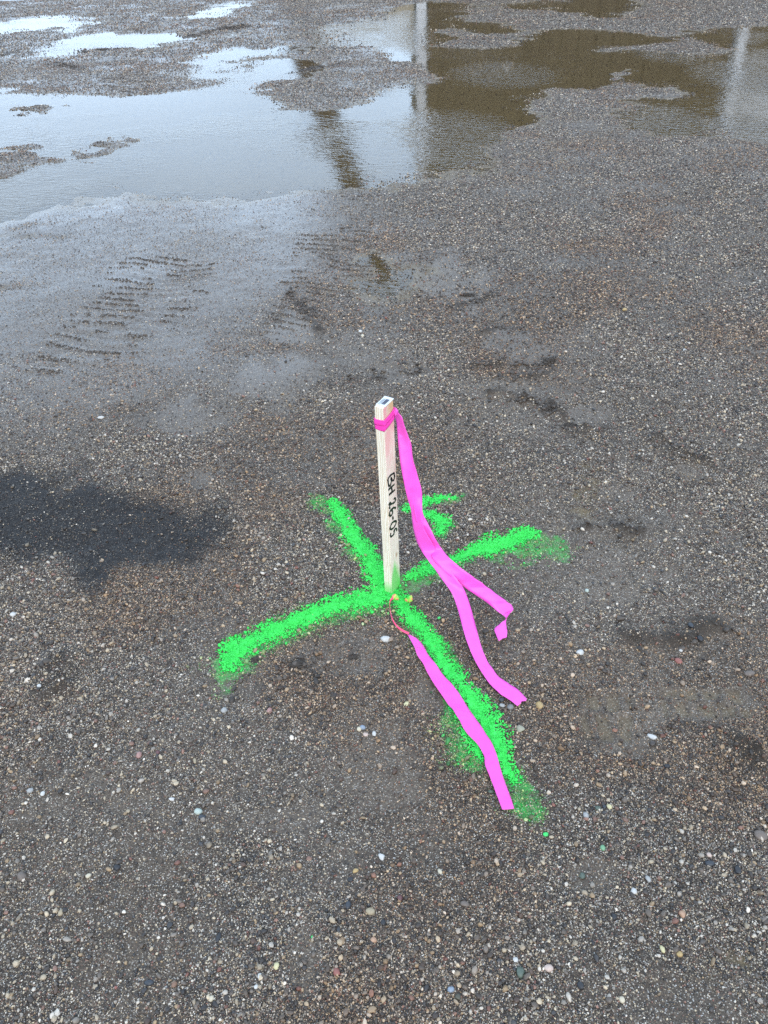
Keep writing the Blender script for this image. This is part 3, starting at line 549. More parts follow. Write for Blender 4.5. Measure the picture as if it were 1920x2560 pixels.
def mat_ground():
    k = NT('wet_gravelly_mud')
    P = k.n('ShaderNodeTexCoord').outputs['Object']
    gravel, wet, stain = k.attr('gravel'), k.attr('wet'), k.attr('stain')
    paint, under, far = k.attr('paint'), k.attr('under'), k.attr('far')
    n1 = k.noise(P, 2.2, 4)
    n2 = k.noise(P, 28, 4)
    mud = k.mix(k.rng(n1, .3, .7), (.080, .059, .041), (.120, .092, .066))
    mud = k.mix(k.rng(n2, .45, .8, 0, .55), mud, (.040, .030, .022))
    pal = [(0, (.018, .016, .016)), (.16, (.042, .036, .032)), (.33, (.080, .064, .050)), (.50, (.13, .105, .082)),
           (.64, (.20, .164, .126)), (.70, (.21, .135, .10)), (.77, (.36, .30, .22)), (.85, (.52, .46, .37)), (.925, (.70, .66, .60))]
    cols = []
    heights = []
    for sc in (430.0, 150.0, 60.0):
        v = k.n('ShaderNodeTexVoronoi', {'Vector': P, 'Scale': sc, 'Randomness': 1.0}, feature='F1')
        r = k.n('ShaderNodeSeparateColor', {'Color': v.outputs['Color']}).outputs[0]
        cols.append(k.ramp(r, pal, 'CONSTANT'))
        heights.append(v.outputs['Distance'])
    gr = k.mix(k.rng(far, 0, .5), cols[0], cols[1])
    gr = k.mix(k.rng(far, .5, 1), gr, cols[2])
    h = k.n('ShaderNodeMix', {'Factor': far, 'A': heights[0], 'B': heights[1]}, data_type='FLOAT').outputs[0]
    gaps = k.rng(h, .25, .62, 1, 0)
    gfac = k.math('MULTIPLY', k.math('MULTIPLY', k.rng(gravel, 0, 1, .50, 1), k.rng(gaps, 0, 1, .05, 1)), .95)
    mud = k.mix(k.math('MULTIPLY', gravel, k.rng(far, 0, 1, .62, .25)), mud, (.036, .026, .019))  # mud darkened where gravelly: shade between the stones put into its colour
    col = k.mix(gfac, mud, gr)
    silt = k.mix(k.rng(n2, .3, .7), (.21, .152, .068), (.155, .112, .052))
    col = k.mix(k.math('MULTIPLY', under, .9), col, silt)
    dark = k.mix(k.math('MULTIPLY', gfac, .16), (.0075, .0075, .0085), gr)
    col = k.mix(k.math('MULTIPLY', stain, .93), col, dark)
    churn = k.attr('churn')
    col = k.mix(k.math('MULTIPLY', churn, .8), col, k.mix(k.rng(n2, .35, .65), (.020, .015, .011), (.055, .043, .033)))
    pf = k.rng(k.math('ADD', paint, k.math('MULTIPLY', k.math('SUBTRACT', n2, .5), .8)), .35, .85)
    col = k.mix(pf, col, GREEN)
    hb = k.math('MULTIPLY', k.math('MULTIPLY', gaps, k.math('ADD', .18, k.math('MULTIPLY', gravel, .82))), 1.0)
    hb = k.math('ADD', hb, k.math('MULTIPLY', n2, .8))
    bump = k.n('ShaderNodeBump', {'Strength': .55, 'Distance': .0022, 'Height': hb})
    film = k.noise(P, 70, 1)
    cb = k.n('ShaderNodeBump', {'Strength': .25, 'Distance': .0015, 'Height': k.math('ADD', film, k.math('MULTIPLY', gaps, .35))})
    rough = k.rng(wet, 0, 1, .78, .42)
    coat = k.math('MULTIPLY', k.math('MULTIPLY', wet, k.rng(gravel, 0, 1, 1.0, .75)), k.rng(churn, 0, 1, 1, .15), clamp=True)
    b = k.bsdf(Base_Color=col, Roughness=rough, Specular_IOR_Level=.2, Normal=bump.outputs[0], Coat_Weight=coat,
               Coat_IOR=1.33, Coat_Roughness=k.rng(wet, 0, 1, .38, .13), Coat_Normal=cb.outputs[0])
    return k.m

def mat_grain():
    k = NT('gravel_stone')
    c = k.attr('gcol', 'INSTANCER', 'Color')
    P = k.n('ShaderNodeTexCoord').outputs['Object']
    n = k.noise(P, 2.6, 4)
    col = k.mix(k.rng(n, .3, .75, .75, 0), c, k.mix(1.0, c, (.62, .58, .55), 'MULTIPLY'))
    k.bsdf(Base_Color=col, Roughness=.55, Specular_IOR_Level=.45, Coat_Weight=k.rng(k.attr('gcol', 'INSTANCER', 'Alpha'), 0, 1, .15, 1.0), Coat_Roughness=.16, Coat_IOR=1.33)
    return k.m

def mat_pebble(name, c, c2, veins=0.0):
    k = NT('stone_' + name)
    P = k.n('ShaderNodeTexCoord').outputs['Object']
    n = k.noise(P, 140, 5, .6)
    col = k.mix(k.rng(n, .3, .7), c, c2)
    sp = k.noise(P, 900, 2)
    col = k.mix(k.rng(sp, .58, .75, 0, .45), col, (.05, .043, .037))
    bump = k.n('ShaderNodeBump', {'Strength': .35, 'Distance': .0008, 'Height': n})
    k.bsdf(Base_Color=col, Roughness=.5, Specular_IOR_Level=.45, Coat_Weight=.25, Coat_Roughness=.2, Coat_IOR=1.33, Normal=bump.outputs[0])
    return k.m

def mat_paint():
    k = NT('fluorescent_green_paint')
    P = k.n('ShaderNodeTexCoord').outputs['Object']
    n = k.noise(P, 90, 5, .65)
    f = k.attr('cover')
    col = k.mix(k.rng(n, .30, .72), (.030, .48, .060), (.055, .70, .105))
    col = k.mix(k.rng(k.math('ADD', f, k.math('MULTIPLY', k.math('SUBTRACT', n, .5), .7)), .0, .40, .8, 0), col, (.05, .13, .04))
    bump = k.n('ShaderNodeBump', {'Strength': .5, 'Distance': .0015, 'Height': k.noise(P, 300, 3)})
    k.bsdf(Base_Color=col, Roughness=.62, Specular_IOR_Level=.3, Normal=bump.outputs[0])
    return k.m

def mat_water():
    k = NT('puddle_water')
    P = k.n('ShaderNodeTexCoord').outputs['Object']
    patch = k.math('MAXIMUM', k.math('MULTIPLY', k.rng(k.noise(P, .55, 3), .46, .62), .35), k.attr('ripple'))
    rip = k.n('ShaderNodeTexNoise', {'Vector': k.n('ShaderNodeMapping', {'Vector': P, 'Rotation': (0, 0, .35), 'Scale': (8, 17, 1)}).outputs[0],
                                     'Scale': 1.6, 'Detail': 2.5, 'Roughness': .5, 'Distortion': .8}).outputs['Fac']
    rip2 = k.noise(P, 46, 2)
    h = k.math('MULTIPLY', k.math('ADD', rip, k.math('MULTIPLY', rip2, .12)), k.rng(patch, 0, 1, .08, 1))
    bump = k.n('ShaderNodeBump', {'Strength': .75, 'Distance': .013, 'Height': h}).outputs[0]
    fr = k.n('ShaderNodeFresnel', {'IOR': 1.333, 'Normal': bump})
    gl = k.n('ShaderNodeBsdfGlossy', {'Color': (1, 1, 1, 1), 'Roughness': .015, 'Normal': bump})
    tr = k.n('ShaderNodeBsdfTransparent', {'Color': (.90, .86, .78, 1)})
    mx = k.n('ShaderNodeMixShader', {0: fr.outputs[0], 1: tr.outputs[0], 2: gl.outputs[0]})
    k.t.links.new(mx.outputs[0], k.out.inputs['Surface'])
    return k.m

LEAN_Y = (-.006 * -.854) / .574

def mat_wood():
    k = NT('sawn_spruce')
    P = k.n('ShaderNodeTexCoord').outputs['Object']
    st = k.n('ShaderNodeMapping', {'Vector': P, 'Scale': (1, 1, .045)}).outputs[0]
    wob = k.noise(k.n('ShaderNodeMapping', {'Vector': P, 'Scale': (1, 1, .25)}).outputs[0], 22, 3)
    grain = k.n('ShaderNodeTexWave', {'Vector': st, 'Scale': 115.0, 'Distortion': 5.0, 'Detail': 3.0, 'Detail Scale': 1.2,
                                      'Phase Offset': k.math('MULTIPLY', wob, 22.0)}, wave_type='BANDS', bands_direction='DIAGONAL').outputs['Fac']
    fib = k.noise(k.n('ShaderNodeMapping', {'Vector': P, 'Scale': (1, 1, .02)}).outputs[0], 900, 3)
    col = k.mix(k.rng(grain, .35, .95), (.80, .74, .62), (.66, .55, .40))
    col = k.mix(k.rng(fib, .35, .75, 0, .35), col, (.54, .44, .31))
    sx = k.n('ShaderNodeSeparateXYZ', {'Vector': P}).outputs
    big = k.noise(k.n('ShaderNodeMapping', {'Vector': P, 'Scale': (1, 1, .3)}).outputs[0], 55, 4)
    # two knots on the lettered face
    for kx, kz, r in ((-.018, .268, .0060), (.008, .118, .0070)):
        d = k.n('ShaderNodeVectorMath', {0: P, 1: (kx, -.0118, kz)}, operation='SUBTRACT').outputs[0]
        d = k.n('ShaderNodeVectorMath', {0: d, 1: (1, .2, .55)}, operation='MULTIPLY').outputs[0]
        ln = k.n('ShaderNodeVectorMath', {0: d}, operation='LENGTH').outputs['Value']
        col = k.mix(k.rng(ln, r * .25, r, .8, 0), col, (.36, .22, .11))
    yl = k.math('ADD', sx[1], k.math('MULTIPLY', sx[2], -LEAN_Y))
    face = k.rng(yl, -.0100, -.0112)
    # pink dye that ran out of the wet tape, ochre streak by the top
    pk = k.math('MULTIPLY', k.math('MULTIPLY', k.rng(sx[2], .37, .50), k.rng(big, .30, .55)), face)
    col = k.mix(k.math('MULTIPLY', pk, .85), col, (.72, .26, .27))
    oc = k.math('MULTIPLY', k.math('MULTIPLY', k.rng(sx[2], .535, .56), k.rng(sx[0], -.016, .004)), face)
    col = k.mix(k.math('MULTIPLY', oc, .85), col, (.56, .36, .17))
    # green overspray at the foot, narrowing upwards
    wd = k.math('ABSOLUTE', k.math('ADD', sx[0], .004))
    gz = k.math('ADD', k.math('ADD', sx[2], k.math('MULTIPLY', wd, 2.2)), k.math('MULTIPLY', k.math('SUBTRACT', big, .5), .03))
    gf = k.math('MULTIPLY', k.rng(gz, .120, .075), face)
    gl = k.math('MULTIPLY', k.rng(k.math('ADD', sx[2], k.math('MULTIPLY', k.math('SUBTRACT', big, .5), .02)), .045, .015), .75)
    col = k.mix(k.math('MULTIPLY', k.math('MAXIMUM', gf, gl), .92), col, (.07, .55, .07))
    bump = k.n('ShaderNodeBump', {'Strength': .35, 'Distance': .0006, 'Height': k.math('ADD', grain, fib)})
    k.bsdf(Base_Color=col, Roughness=.7, Specular_IOR_Level=.3, Normal=bump.outputs[0])
    return k.m

def mat_tape(name, c, c2, dirty=0.0):
    k = NT(name)
    P = k.n('ShaderNodeTexCoord').outputs['Object']
    n = k.noise(P, 30, 3)
    col = k.mix(k.rng(n, .3, .7), c, c2)
    if dirty:
        sp = k.noise(P, 160, 4)
        col = k.mix(k.rng(sp, .66, .78, 0, dirty), col, (.42, .06, .22))
    bump = k.n('ShaderNodeBump', {'Strength': .12, 'Distance': .0012, 'Height': k.noise(P, 24, 2)})
    k.bsdf(Base_Color=col, Roughness=.36, Specular_IOR_Level=.4, Normal=bump.outputs[0])
    return k.m

def mat_plain(name, c, rough=.6, spec=.4, var=.12, scale=30.0, stretch=(1, 1, 1)):
    k = NT(name)
    P = k.n('ShaderNodeTexCoord').outputs['Object']
    n = k.noise(k.n('ShaderNodeMapping', {'Vector': P, 'Scale': stretch}).outputs[0], scale, 4)
    c2 = tuple(v * (1 - var * 2) for v in c)
    k.bsdf(Base_Color=k.mix(k.rng(n, .3, .7), c, c2), Roughness=rough, Specular_IOR_Level=spec)
    return k.m

# ---------------------------------------------------------------- ground sheet
M_GROUND = mat_ground()
nr, nc = GX.shape
idx = np.arange(nr * nc).reshape(nr, nc)
quads = np.stack([idx[:-1, :-1].ravel(), idx[:-1, 1:].ravel(), idx[1:, 1:].ravel(), idx[1:, :-1].ravel()], 1)
me = mesh_np('ground', np.stack([GX.ravel(), GY.ravel(), GZ.ravel()], 1), quads)
fx, fy, fz = GX.ravel(), GY.ravel(), GZ.ravel()
f_mud, f_stain, f_sheen = mud_mask(fx, fy), stain_mask(fx, fy), sheen_mask(fx, fy)
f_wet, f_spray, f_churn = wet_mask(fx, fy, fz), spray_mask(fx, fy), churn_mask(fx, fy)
attr(me, 'gravel', np.clip(1 - np.maximum(f_mud, .5 * f_sheen), 0, 1))
attr(me, 'wet', f_wet)
attr(me, 'stain', f_stain)
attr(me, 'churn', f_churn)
attr(me, 'paint', f_spray * .52)
attr(me, 'under', smooth(WL + .004, WL - .004, fz))
attr(me, 'far', smooth(1.5, 9, fy))
G_MUD, G_STAIN, G_SHEEN, G_WET, G_SPRAY, G_CHURN = [f.reshape(GX.shape) for f in (f_mud, f_stain, f_sheen, f_wet, f_spray, f_churn)]
G_CLUMP = fbm(GX, GY, .25, 3, 111); G_BROWN = smooth(-.05, .55, fbm(GX, GY, .55, 3, 131))
ground = tag(link('ground', me, M_GROUND), kind='structure')

# ---------------------------------------------------------------- standing water
wx_ = np.linspace(-16, 16, 161); wy_ = np.linspace(2.6, 34, 158)
WX, WY = np.meshgrid(wx_, wy_, indexing='ij')
wi = np.arange(WX.size).reshape(WX.shape)
me = mesh_np('puddle_water', np.stack([WX.ravel(), WY.ravel(), np.full(WX.size, WL)], 1),
             np.stack([wi[:-1, :-1].ravel(), wi[1:, :-1].ravel(), wi[1:, 1:].ravel(), wi[:-1, 1:].ravel()], 1))
rz = np.zeros(WX.size)
for cx, cy, rx, ry in RIPPLES:
    q = np.hypot((WX.ravel() - cx) / rx, (WY.ravel() - cy) / ry)
    rz = np.maximum(rz, smooth(1.15, .45, q))
attr(me, 'ripple', rz)
tag(link('puddle_water', me, mat_water()), kind='structure')

# ---------------------------------------------------------------- the hall mirrored in the puddles
def box(bm, x0, x1, y0, y1, z0, z1):
    r = bmesh.ops.create_cube(bm, size=1.0)
    for v in r['verts']:
        v.co = Vector((x0 + (v.co.x + .5) * (x1 - x0), y0 + (v.co.y + .5) * (y1 - y0), z0 + (v.co.z + .5) * (z1 - z0)))
    return r['verts']

def bm_obj(name, bm, mat, parent=None, smooth_=False):
    me = bpy.data.meshes.new(name)
    bm.to_mesh(me)
    bm.free()
    if smooth_:
        for p in me.polygons: p.use_smooth = True
    return link(name, me, mat, parent)

FY = 23.0
hall = tag(empty('warehouse', (6, FY, 0)), 'tall brown clad warehouse with white columns mirrored in the far puddles', 'building')
M_BROWN = mat_plain('brown_cladding', (.085, .064, .038), .75, .25, .15, 1.5, (1, 1, .2))
M_BROWN2 = mat_plain('dark_brown_steel', (.050, .033, .024), .7, .3, .15, 2)
M_PALE = mat_plain('pale_translucent_cladding', (.66, .70, .74), .5, .4, .06, 1.0, (1, 1, .2))
M_BEIGE = mat_plain('beige_block', (.36, .32, .25), .8, .2, .08, 3)
M_WHITE = mat_plain('white_steel_paint', (.56, .58, .60), .45, .4, .04, 3)
def hpart(name, mat, *boxes):
    bm = bmesh.new()
    for b in boxes:
        box(bm, b[0] - 6, b[1] - 6, b[2], b[3], b[4], b[5])
    return bm_obj(name, bm, mat, hall)
# brown bay with shallow ribs
rib = [(1.60, 9.50, .0, 9.0, -.2, 5.2)]
x = 1.9
while x < 9.4:
    rib.append((x, x + .08, -.05, .01, .4, 5.1)); x += .45
hpart('brown_wall', M_BROWN, *rib)
hpart('column', M_WHITE, (1.30, 1.54, -.18, .2, -.2, 9.6))
hpart('column', M_WHITE, (9.58, 9.80, -.18, .2, -.2, 5.28))
hpart('column', M_WHITE, (17.8, 18.1, -.18, .2, -.2, 5.28))
rib = [(9.88, 17.78, .0, 9.0, 2.3, 5.2)]
x = 10.1
while x < 17.7:
    rib.append((x, x + .22, -.06, .01, 2.35, 5.1)); x += .55
hpart('pale_wall', M_PALE, *rib)
hpart('brown_base', M_BROWN, (9.88, 17.78, .01, 9.0, -.2, 2.28))
hpart('eave_trim', M_WHITE, (1.62, 18.2, -.3, 9.2, 5.30, 5.55))
# low beige wall and a leaning brown leg in front of the open sky beside the first column
def slab(bm, pts, y0, y1):
    f = [bm.verts.new((px - 6, y0, pz)) for px, pz in pts]
    r = [bm.verts.new((px - 6, y1, pz)) for px, pz in pts]
    n = len(pts)
    bm.faces.new(f); bm.faces.new(r[::-1])
    for i in range(n):
        bm.faces.new((f[i], r[i], r[(i + 1) % n], f[(i + 1) % n]))
bm = bmesh.new()
slab(bm, [(-1.60, -.2), (1.24, -.2), (1.24, 1.18), (-1.24, 1.18)], .02, .25)
bmesh.ops.recalc_face_normals(bm, faces=bm.faces)
bm_obj('beige_base', bm, M_BEIGE, hall)
bm = bmesh.new()
slab(bm, [(-2.55, -.2), (-1.75, -.2), (.85, 8.6), (.40, 8.6)], -.1, .4)
bmesh.ops.recalc_face_normals(bm, faces=bm.faces)
bm_obj('leaning_leg', bm, M_BROWN2, hall)

# ---------------------------------------------------------------- survey stake
FC = np.array([.0135, 1.4675]); A_ = np.array([.52, .854]); A_ /= np.linalg.norm(A_); B_ = np.array([-A_[1], A_[0]])
SW, SN, ST = .0225, .0115, .574
ctr = FC + SW * A_ + SN * B_
ang = math.atan2(A_[1], A_[0])
stake = tag(empty('survey_stake', (ctr[0], ctr[1], 0), ang),
            'pale wooden survey stake lettered BH 26-05, standing in the green paint cross', 'stake')
lean_w = np.array([-.006, 0.0])          # world lean of the top
lean = (lean_w[0] * A_[0] + lean_w[1] * A_[1], lean_w[0] * B_[0] + lean_w[1] * B_[1])
M_WOOD = mat_wood()
bm = bmesh.new()
box(bm, -SW, SW, -SN, SN, -.16, ST)
bmesh.ops.bevel(bm, geom=[e for e in bm.edges], offset=.0011, segments=2, affect='EDGES')
zs = [-.02 + .03 * i for i in range(20)]
for zc in zs:
    bmesh.ops.bisect_plane(bm, geom=bm.verts[:] + bm.edges[:] + bm.faces[:], plane_co=(0, 0, zc), plane_no=(0, 0, 1))
for v in bm.verts:
    t = max(v.co.z, 0) / ST
    v.co.x += lean[0] * t + .0006 * math.sin(v.co.z * 19) + .0003 * mnoise.noise(v.co * 60)
    v.co.y += lean[1] * t + .0005 * math.sin(v.co.z * 14 + 1) + .0003 * mnoise.noise(v.co * 70)
for f in bm.faces: f.smooth = False
bm_obj('post', bm, M_WOOD, stake)

def on_face(s, z, off=.0):
    """point on the lettered face: s metres from the front corner, height z (stake space)"""
    t = max(z, 0) / ST
    return Vector((-SW + s + lean[0] * t + .0006 * math.sin(z * 19), -SN - off + lean[1] * t + .0005 * math.sin(z * 14 + 1), z))

# handwriting, read downwards with the letter tops to the right
GLYPH = [
    (.381, .353, [[(.05, .02), (.0, .5), (.12, 1.0)], [(.12, 1.0), (.55, 1.02), (.80, .85), (.62, .60), (.25, .50), (.70, .48), (1.0, .25), (.75, .04), (.05, .02)]]),
    (.347, .327, [[(.0, .0), (.12, 1.0)], [(.80, .0), (1.0, 1.0)], [(.05, .50), (.92, .55)]]),
    (.305, .287, [[(.05, .78), (.15, 1.0), (.50, 1.05), (.72, .85), (.55, .50), (.25, .15), (.05, .02), (.0, .18), (.22, .25), (.60, .06), (1.0, .10)]]),
    (.282, .262, [[(.62, 1.05), (.25, .78), (.05, .38), (.22, .05), (.62, -.02), (.95, .22), (.82, .46), (.45, .48), (.15, .30)]]),
    (.2560, .2440, [[(.0, .50), (1.0, .52)]]),
    (.237, .217, [[(.45, 1.0), (.12, .75), (.0, .35), (.30, .02), (.75, .08), (1.0, .50), (.85, .88), (.45, 1.02), (.20, .86)]]),
    (.210, .195, [[(1.0, 1.06), (.30, 1.0), (.20, .62), (.60, .66), (.95, .42), (.78, .08), (.30, .0), (.0, .14)]]),
]
def spline(pts, n=5):
    P = [Vector(p) for p in pts]
    if len(P) < 3:
        return [P[0].lerp(P[-1], i / n) for i in range(n + 1)]
    out = []
    for i in range(len(P) - 1):
        p0 = P[max(i - 1, 0)]; p1 = P[i]; p2 = P[i + 1]; p3 = P[min(i + 2, len(P) - 1)]
        for k in range(n):
            t = k / n
            out.append(.5 * ((2 * p1) + (p2 - p0) * t + (2 * p0 - 5 * p1 + 4 * p2 - p3) * t * t + (3 * p1 - p0 - 3 * p2 + p3) * t ** 3))
    out.append(P[-1].copy())
    return out
M_INK = mat_plain('black_marker', (.012, .012, .014), .4, .5, .1, 80)
for (z0, z1, strokes) in GLYPH:
    bm = bmesh.new()
    for st in strokes:
        pts = []
        for lx, ly in st:
            pts.append((.0035 + .0300 * ly + .002 * lx, z0 + (z1 - z0) * lx, 0))
        pts = spline(pts, 6)
        hw = .0030
        ring = []
        for i, p in enumerate(pts):
            a = pts[max(i - 1, 0)]; b = pts[min(i + 1, len(pts) - 1)]
            d = (b - a).normalized()
            nrm = Vector((-d.y, d.x, 0))
            w = hw * (1 + .15 * math.sin(i * .9 + z0 * 90))
            l = p + nrm * w; r = p - nrm * w
            ring.append([bm.verts.new(on_face(q[0], q[1], o)) for q, o in ((l, .0), (l * .92 + p * .08, .0006), (r * .92 + p * .08, .0006), (r, .0))])
        for a, b in zip(ring[:-1], ring[1:]):
            for k in range(3):
                bm.faces.new((a[k], a[k + 1], b[k + 1], b[k]))
        for e in (ring[0], ring[-1]):
            bm.faces.new(e)
    bmesh.ops.recalc_face_normals(bm, faces=bm.faces)
    bm_obj('letter', bm, M_INK, stake)

# price sticker stapled on the end grain
M_STICK = mat_plain('white_sticker', (.60, .64, .64), .45, .4, .03, 60)
bm = bmesh.new()
tx, ty = lean[0], lean[1]
x0, x1 = -SW * .72 + tx, SW + .0014 + tx
grid = [[None] * 5 for _ in range(9)]
for i in range(9):
    for j in range(5):
        u, v = i / 8, j / 4
        xx = x0 + (x1 - x0) * u
        yy_ = -SN - .0006 + (2 * SN + .0012) * v + ty
        zz = ST + .0010 + .0012 * max(0, u - .8) * 5 * (.4 + .6 * v) + .0002 * math.sin(u * 9)
        grid[i][j] = bm.verts.new((xx, yy_, zz))
for i in range(8):
    for j in range(4):
        bm.faces.new((grid[i][j], grid[i + 1][j], grid[i + 1][j + 1], grid[i][j + 1]))
ret = bmesh.ops.extrude_face_region(bm, geom=bm.faces[:])
for g_ in ret['geom']:
    if isinstance(g_, bmesh.types.BMVert): g_.co.z -= .0007
bmesh.ops.recalc_face_normals(bm, faces=bm.faces)
stick = bm_obj('price_sticker', bm, M_STICK, stake)
bm = bmesh.new()
xx = x0 + .007
rr = random.Random(3)
while xx < x1 - .009:
    w = rr.choice((.0005, .0007, .0011))
    box(bm, xx, xx + w, -.0068 + ty, .0022 + ty, ST + .0011, ST + .0016)
    xx += w + rr.choice((.0006, .0009))
for k_, (ya, yb) in enumerate(((.0045, .0056), (.0075, .0086))):
    xx = x0 + .004
    while xx < x1 - .010:
        w = rr.uniform(.0012, .003)
        box(bm, xx, xx + w, ya + ty, yb + ty, ST + .0011, ST + .0015)
        xx += w + .0008
bm_obj('barcode', bm, mat_plain('barcode_ink', (.10, .11, .15), .5, .3, .1, 60), stick)

# ---------------------------------------------------------------- flagging tape
M_PINK = mat_tape('fluorescent_pink_tape', (.83, .10, .55), (.80, .085, .50))
M_PINKL = mat_tape('fluorescent_pink_tape_on_ground', (.79, .09, .47), (.75, .075, .42), .5)
M_PINKW = mat_tape('pink_tape_layers', (.92, .06, .44), (.88, .05, .38))
M_TAB = None

def ribbon(name, pairs, mat, parent, n=6, across=6, clear=.004, camber=.0045, wav=.003, seed=0, thick=.00035, frayed=False):
    L = spline([p[0] for p in pairs], n)
    R = spline([p[1] for p in pairs], n)
    V = []
    for i, (l, r) in enumerate(zip(L, R)):
        for j in range(across + 1):
            t = j / across
            p = l.lerp(r, t)
            up = camber * (1 - (2 * t - 1) ** 2) * math.sin(i * .21 + seed)
            up += wav * mnoise.noise(Vector((i * .35, t * 2.0, seed * 3.1)))
            p = p + Vector((0, -.3 * up, up))
            if frayed and i >= len(L) - 3:
                p = p + Vector((.0015, -.0025, 0)) * mnoise.noise(Vector((t * 9, seed, i))) * (i - len(L) + 3)
            V.append(p)
    V = np.array([tuple(v) for v in V])
    gz = ground_z(V[:, 0], V[:, 1]) + clear
    V[:, 2] = np.maximum(V[:, 2], gz)
    m = across + 1
    ii = np.arange(len(V)).reshape(-1, m)
    Q = np.stack([ii[:-1, :-1].ravel(), ii[:-1, 1:].ravel(), ii[1:, 1:].ravel(), ii[1:, :-1].ravel()], 1)
    if parent is not None:
        V = V - np.array(parent.location)
    o = link(name, mesh_np(name, V, Q), mat, parent)
    s = o.modifiers.new('thickness', 'SOLIDIFY')
    s.thickness = thick
    s.offset = 0
    return o

def corner(i, z, out):
    sx = (-SW - out, SW + out, SW + out, -SW - out)[i]
    sy = (-SN - out, -SN - out, SN + out, SN + out)[i]
    t = z / ST
    p = ctr + (sx + lean[0] * t) * A_ + (sy + lean[1] * t) * B_
    return Vector((p[0], p[1], z))

tape_top = tag(empty('flagging_tape', (ctr[0], ctr[1], .52)),
               'bright pink flagging tape tied round the stake top with two long tails', 'tape')
def wrap(name, tops, bots, out, seed):
    V = []; ncol = 5; cnt = 0
    for k in range(4):
        a, b = k, (k + 1) % 4
        for q in range(8):
            t = q / 8
            ease = t
            for j in range(ncol + 1):
                w = j / ncol
                zt = tops[a] + (tops[b] - tops[a]) * ease - .0016 * math.sin(t * math.pi)
                zb = bots[a] + (bots[b] - bots[a]) * ease - .0010 * math.sin(t * math.pi)
                z = zt + (zb - zt) * w
                o_ = out + .0004 * math.sin(w * 9 + seed + k) + .0003 * (w < .2)
                p = corner(a, z, o_).lerp(corner(b, z, o_), t)
                V.append(tuple(p - tape_top.location))
    ii = np.arange(len(V)).reshape(-1, ncol + 1)
    ii = np.vstack([ii, ii[:1]])
    Q = np.stack([ii[:-1, :-1].ravel(), ii[:-1, 1:].ravel(), ii[1:, 1:].ravel(), ii[1:, :-1].ravel()], 1)
    o = link(name, mesh_np(name, V, Q), M_PINKW, tape_top)
    s = o.modifiers.new('thickness', 'SOLIDIFY'); s.thickness = .0004; s.offset = 0
    return o
wrap('wrap', (.5448, .5530, .5500, .5433), (.5300, .5370, .5330, .5265), .0019, 0.0)
wrap('wrap', (.5345, .5420, .5380, .5300), (.5143, .5231, .5220, .5159), .0010, 1.7)
# pleated knot on the back right corner
bm = bmesh.new()
bmesh.ops.create_uvsphere(bm, u_segments=20, v_segments=12, radius=1)
kc = corner(1, .5435, .003) - tape_top.location
for v in bm.verts:
    a = math.atan2(v.co.y, v.co.x)
    r = 1 + .22 * math.sin(a * 5 + v.co.z * 4) + .15 * mnoise.noise(v.co * 2.3)
    c = v.co * r
    v.co = Vector((c.x * .0050, c.y * .0048, c.z * .0095 - .004)) + kc
for f in bm.faces: f.smooth = True
bm_obj('knot', bm, M_PINK, tape_top)
ribbon('tail', TAIL_A, M_PINK, tape_top, seed=1, frayed=True, clear=.009)
tb = ribbon('tail', TAIL_B, M_PINK, tape_top, seed=2, clear=.005)
ribbon('folded_tip', TAIL_B_END, M_PINK, tb if False else tape_top, seed=3, clear=.012, frayed=True)

tape_low = tag(empty('flagging_tape', (0.03, 1.44, 0)),
               'pink flagging tape lying on the gravel from the stake foot down the paint arm', 'tape')
ribbon('tail', TAIL_C, M_PINKL, tape_low, seed=4, clear=.0095, camber=.003, wav=.0022, n=7)
# the edge-on twisted strand
pts = spline(STRAND_C, 6)
V = []
for i, p in enumerate(pts):
    t = i / (len(pts) - 1)
    tw = .9 + 1.9 * t
    d = (pts[min(i + 1, len(pts) - 1)] - pts[max(i - 1, 0)]).normalized()
    side = d.cross(Vector((0, 0, 1))).normalized()
    w = side * math.cos(tw) + Vector((0, 0, 1)) * abs(math.sin(tw))
    hw = .0065 * (1 - .45 * math.sin(t * math.pi))
    for j in (-1, -.4, .2, 1):
        q = p + w * (hw * (j + 1) * .5)
        V.append((q.x, q.y, max(q.z, float(ground_z(q.x, q.y)) + .004)))
V = np.array(V) - np.array(tape_low.location)
ii = np.arange(len(V)).reshape(-1, 4)
Q = np.stack([ii[:-1, :-1].ravel(), ii[:-1, 1:].ravel(), ii[1:, 1:].ravel(), ii[1:, :-1].ravel()], 1)
M_RED = mat_tape('coral_stained_tape', (.92, .09, .22), (.88, .07, .16), .3)
o = link('twisted_strand', mesh_np('twisted_strand', V, Q), M_RED, tape_low)
s = o.modifiers.new('thickness', 'SOLIDIFY'); s.thickness = .0005; s.offset = 0
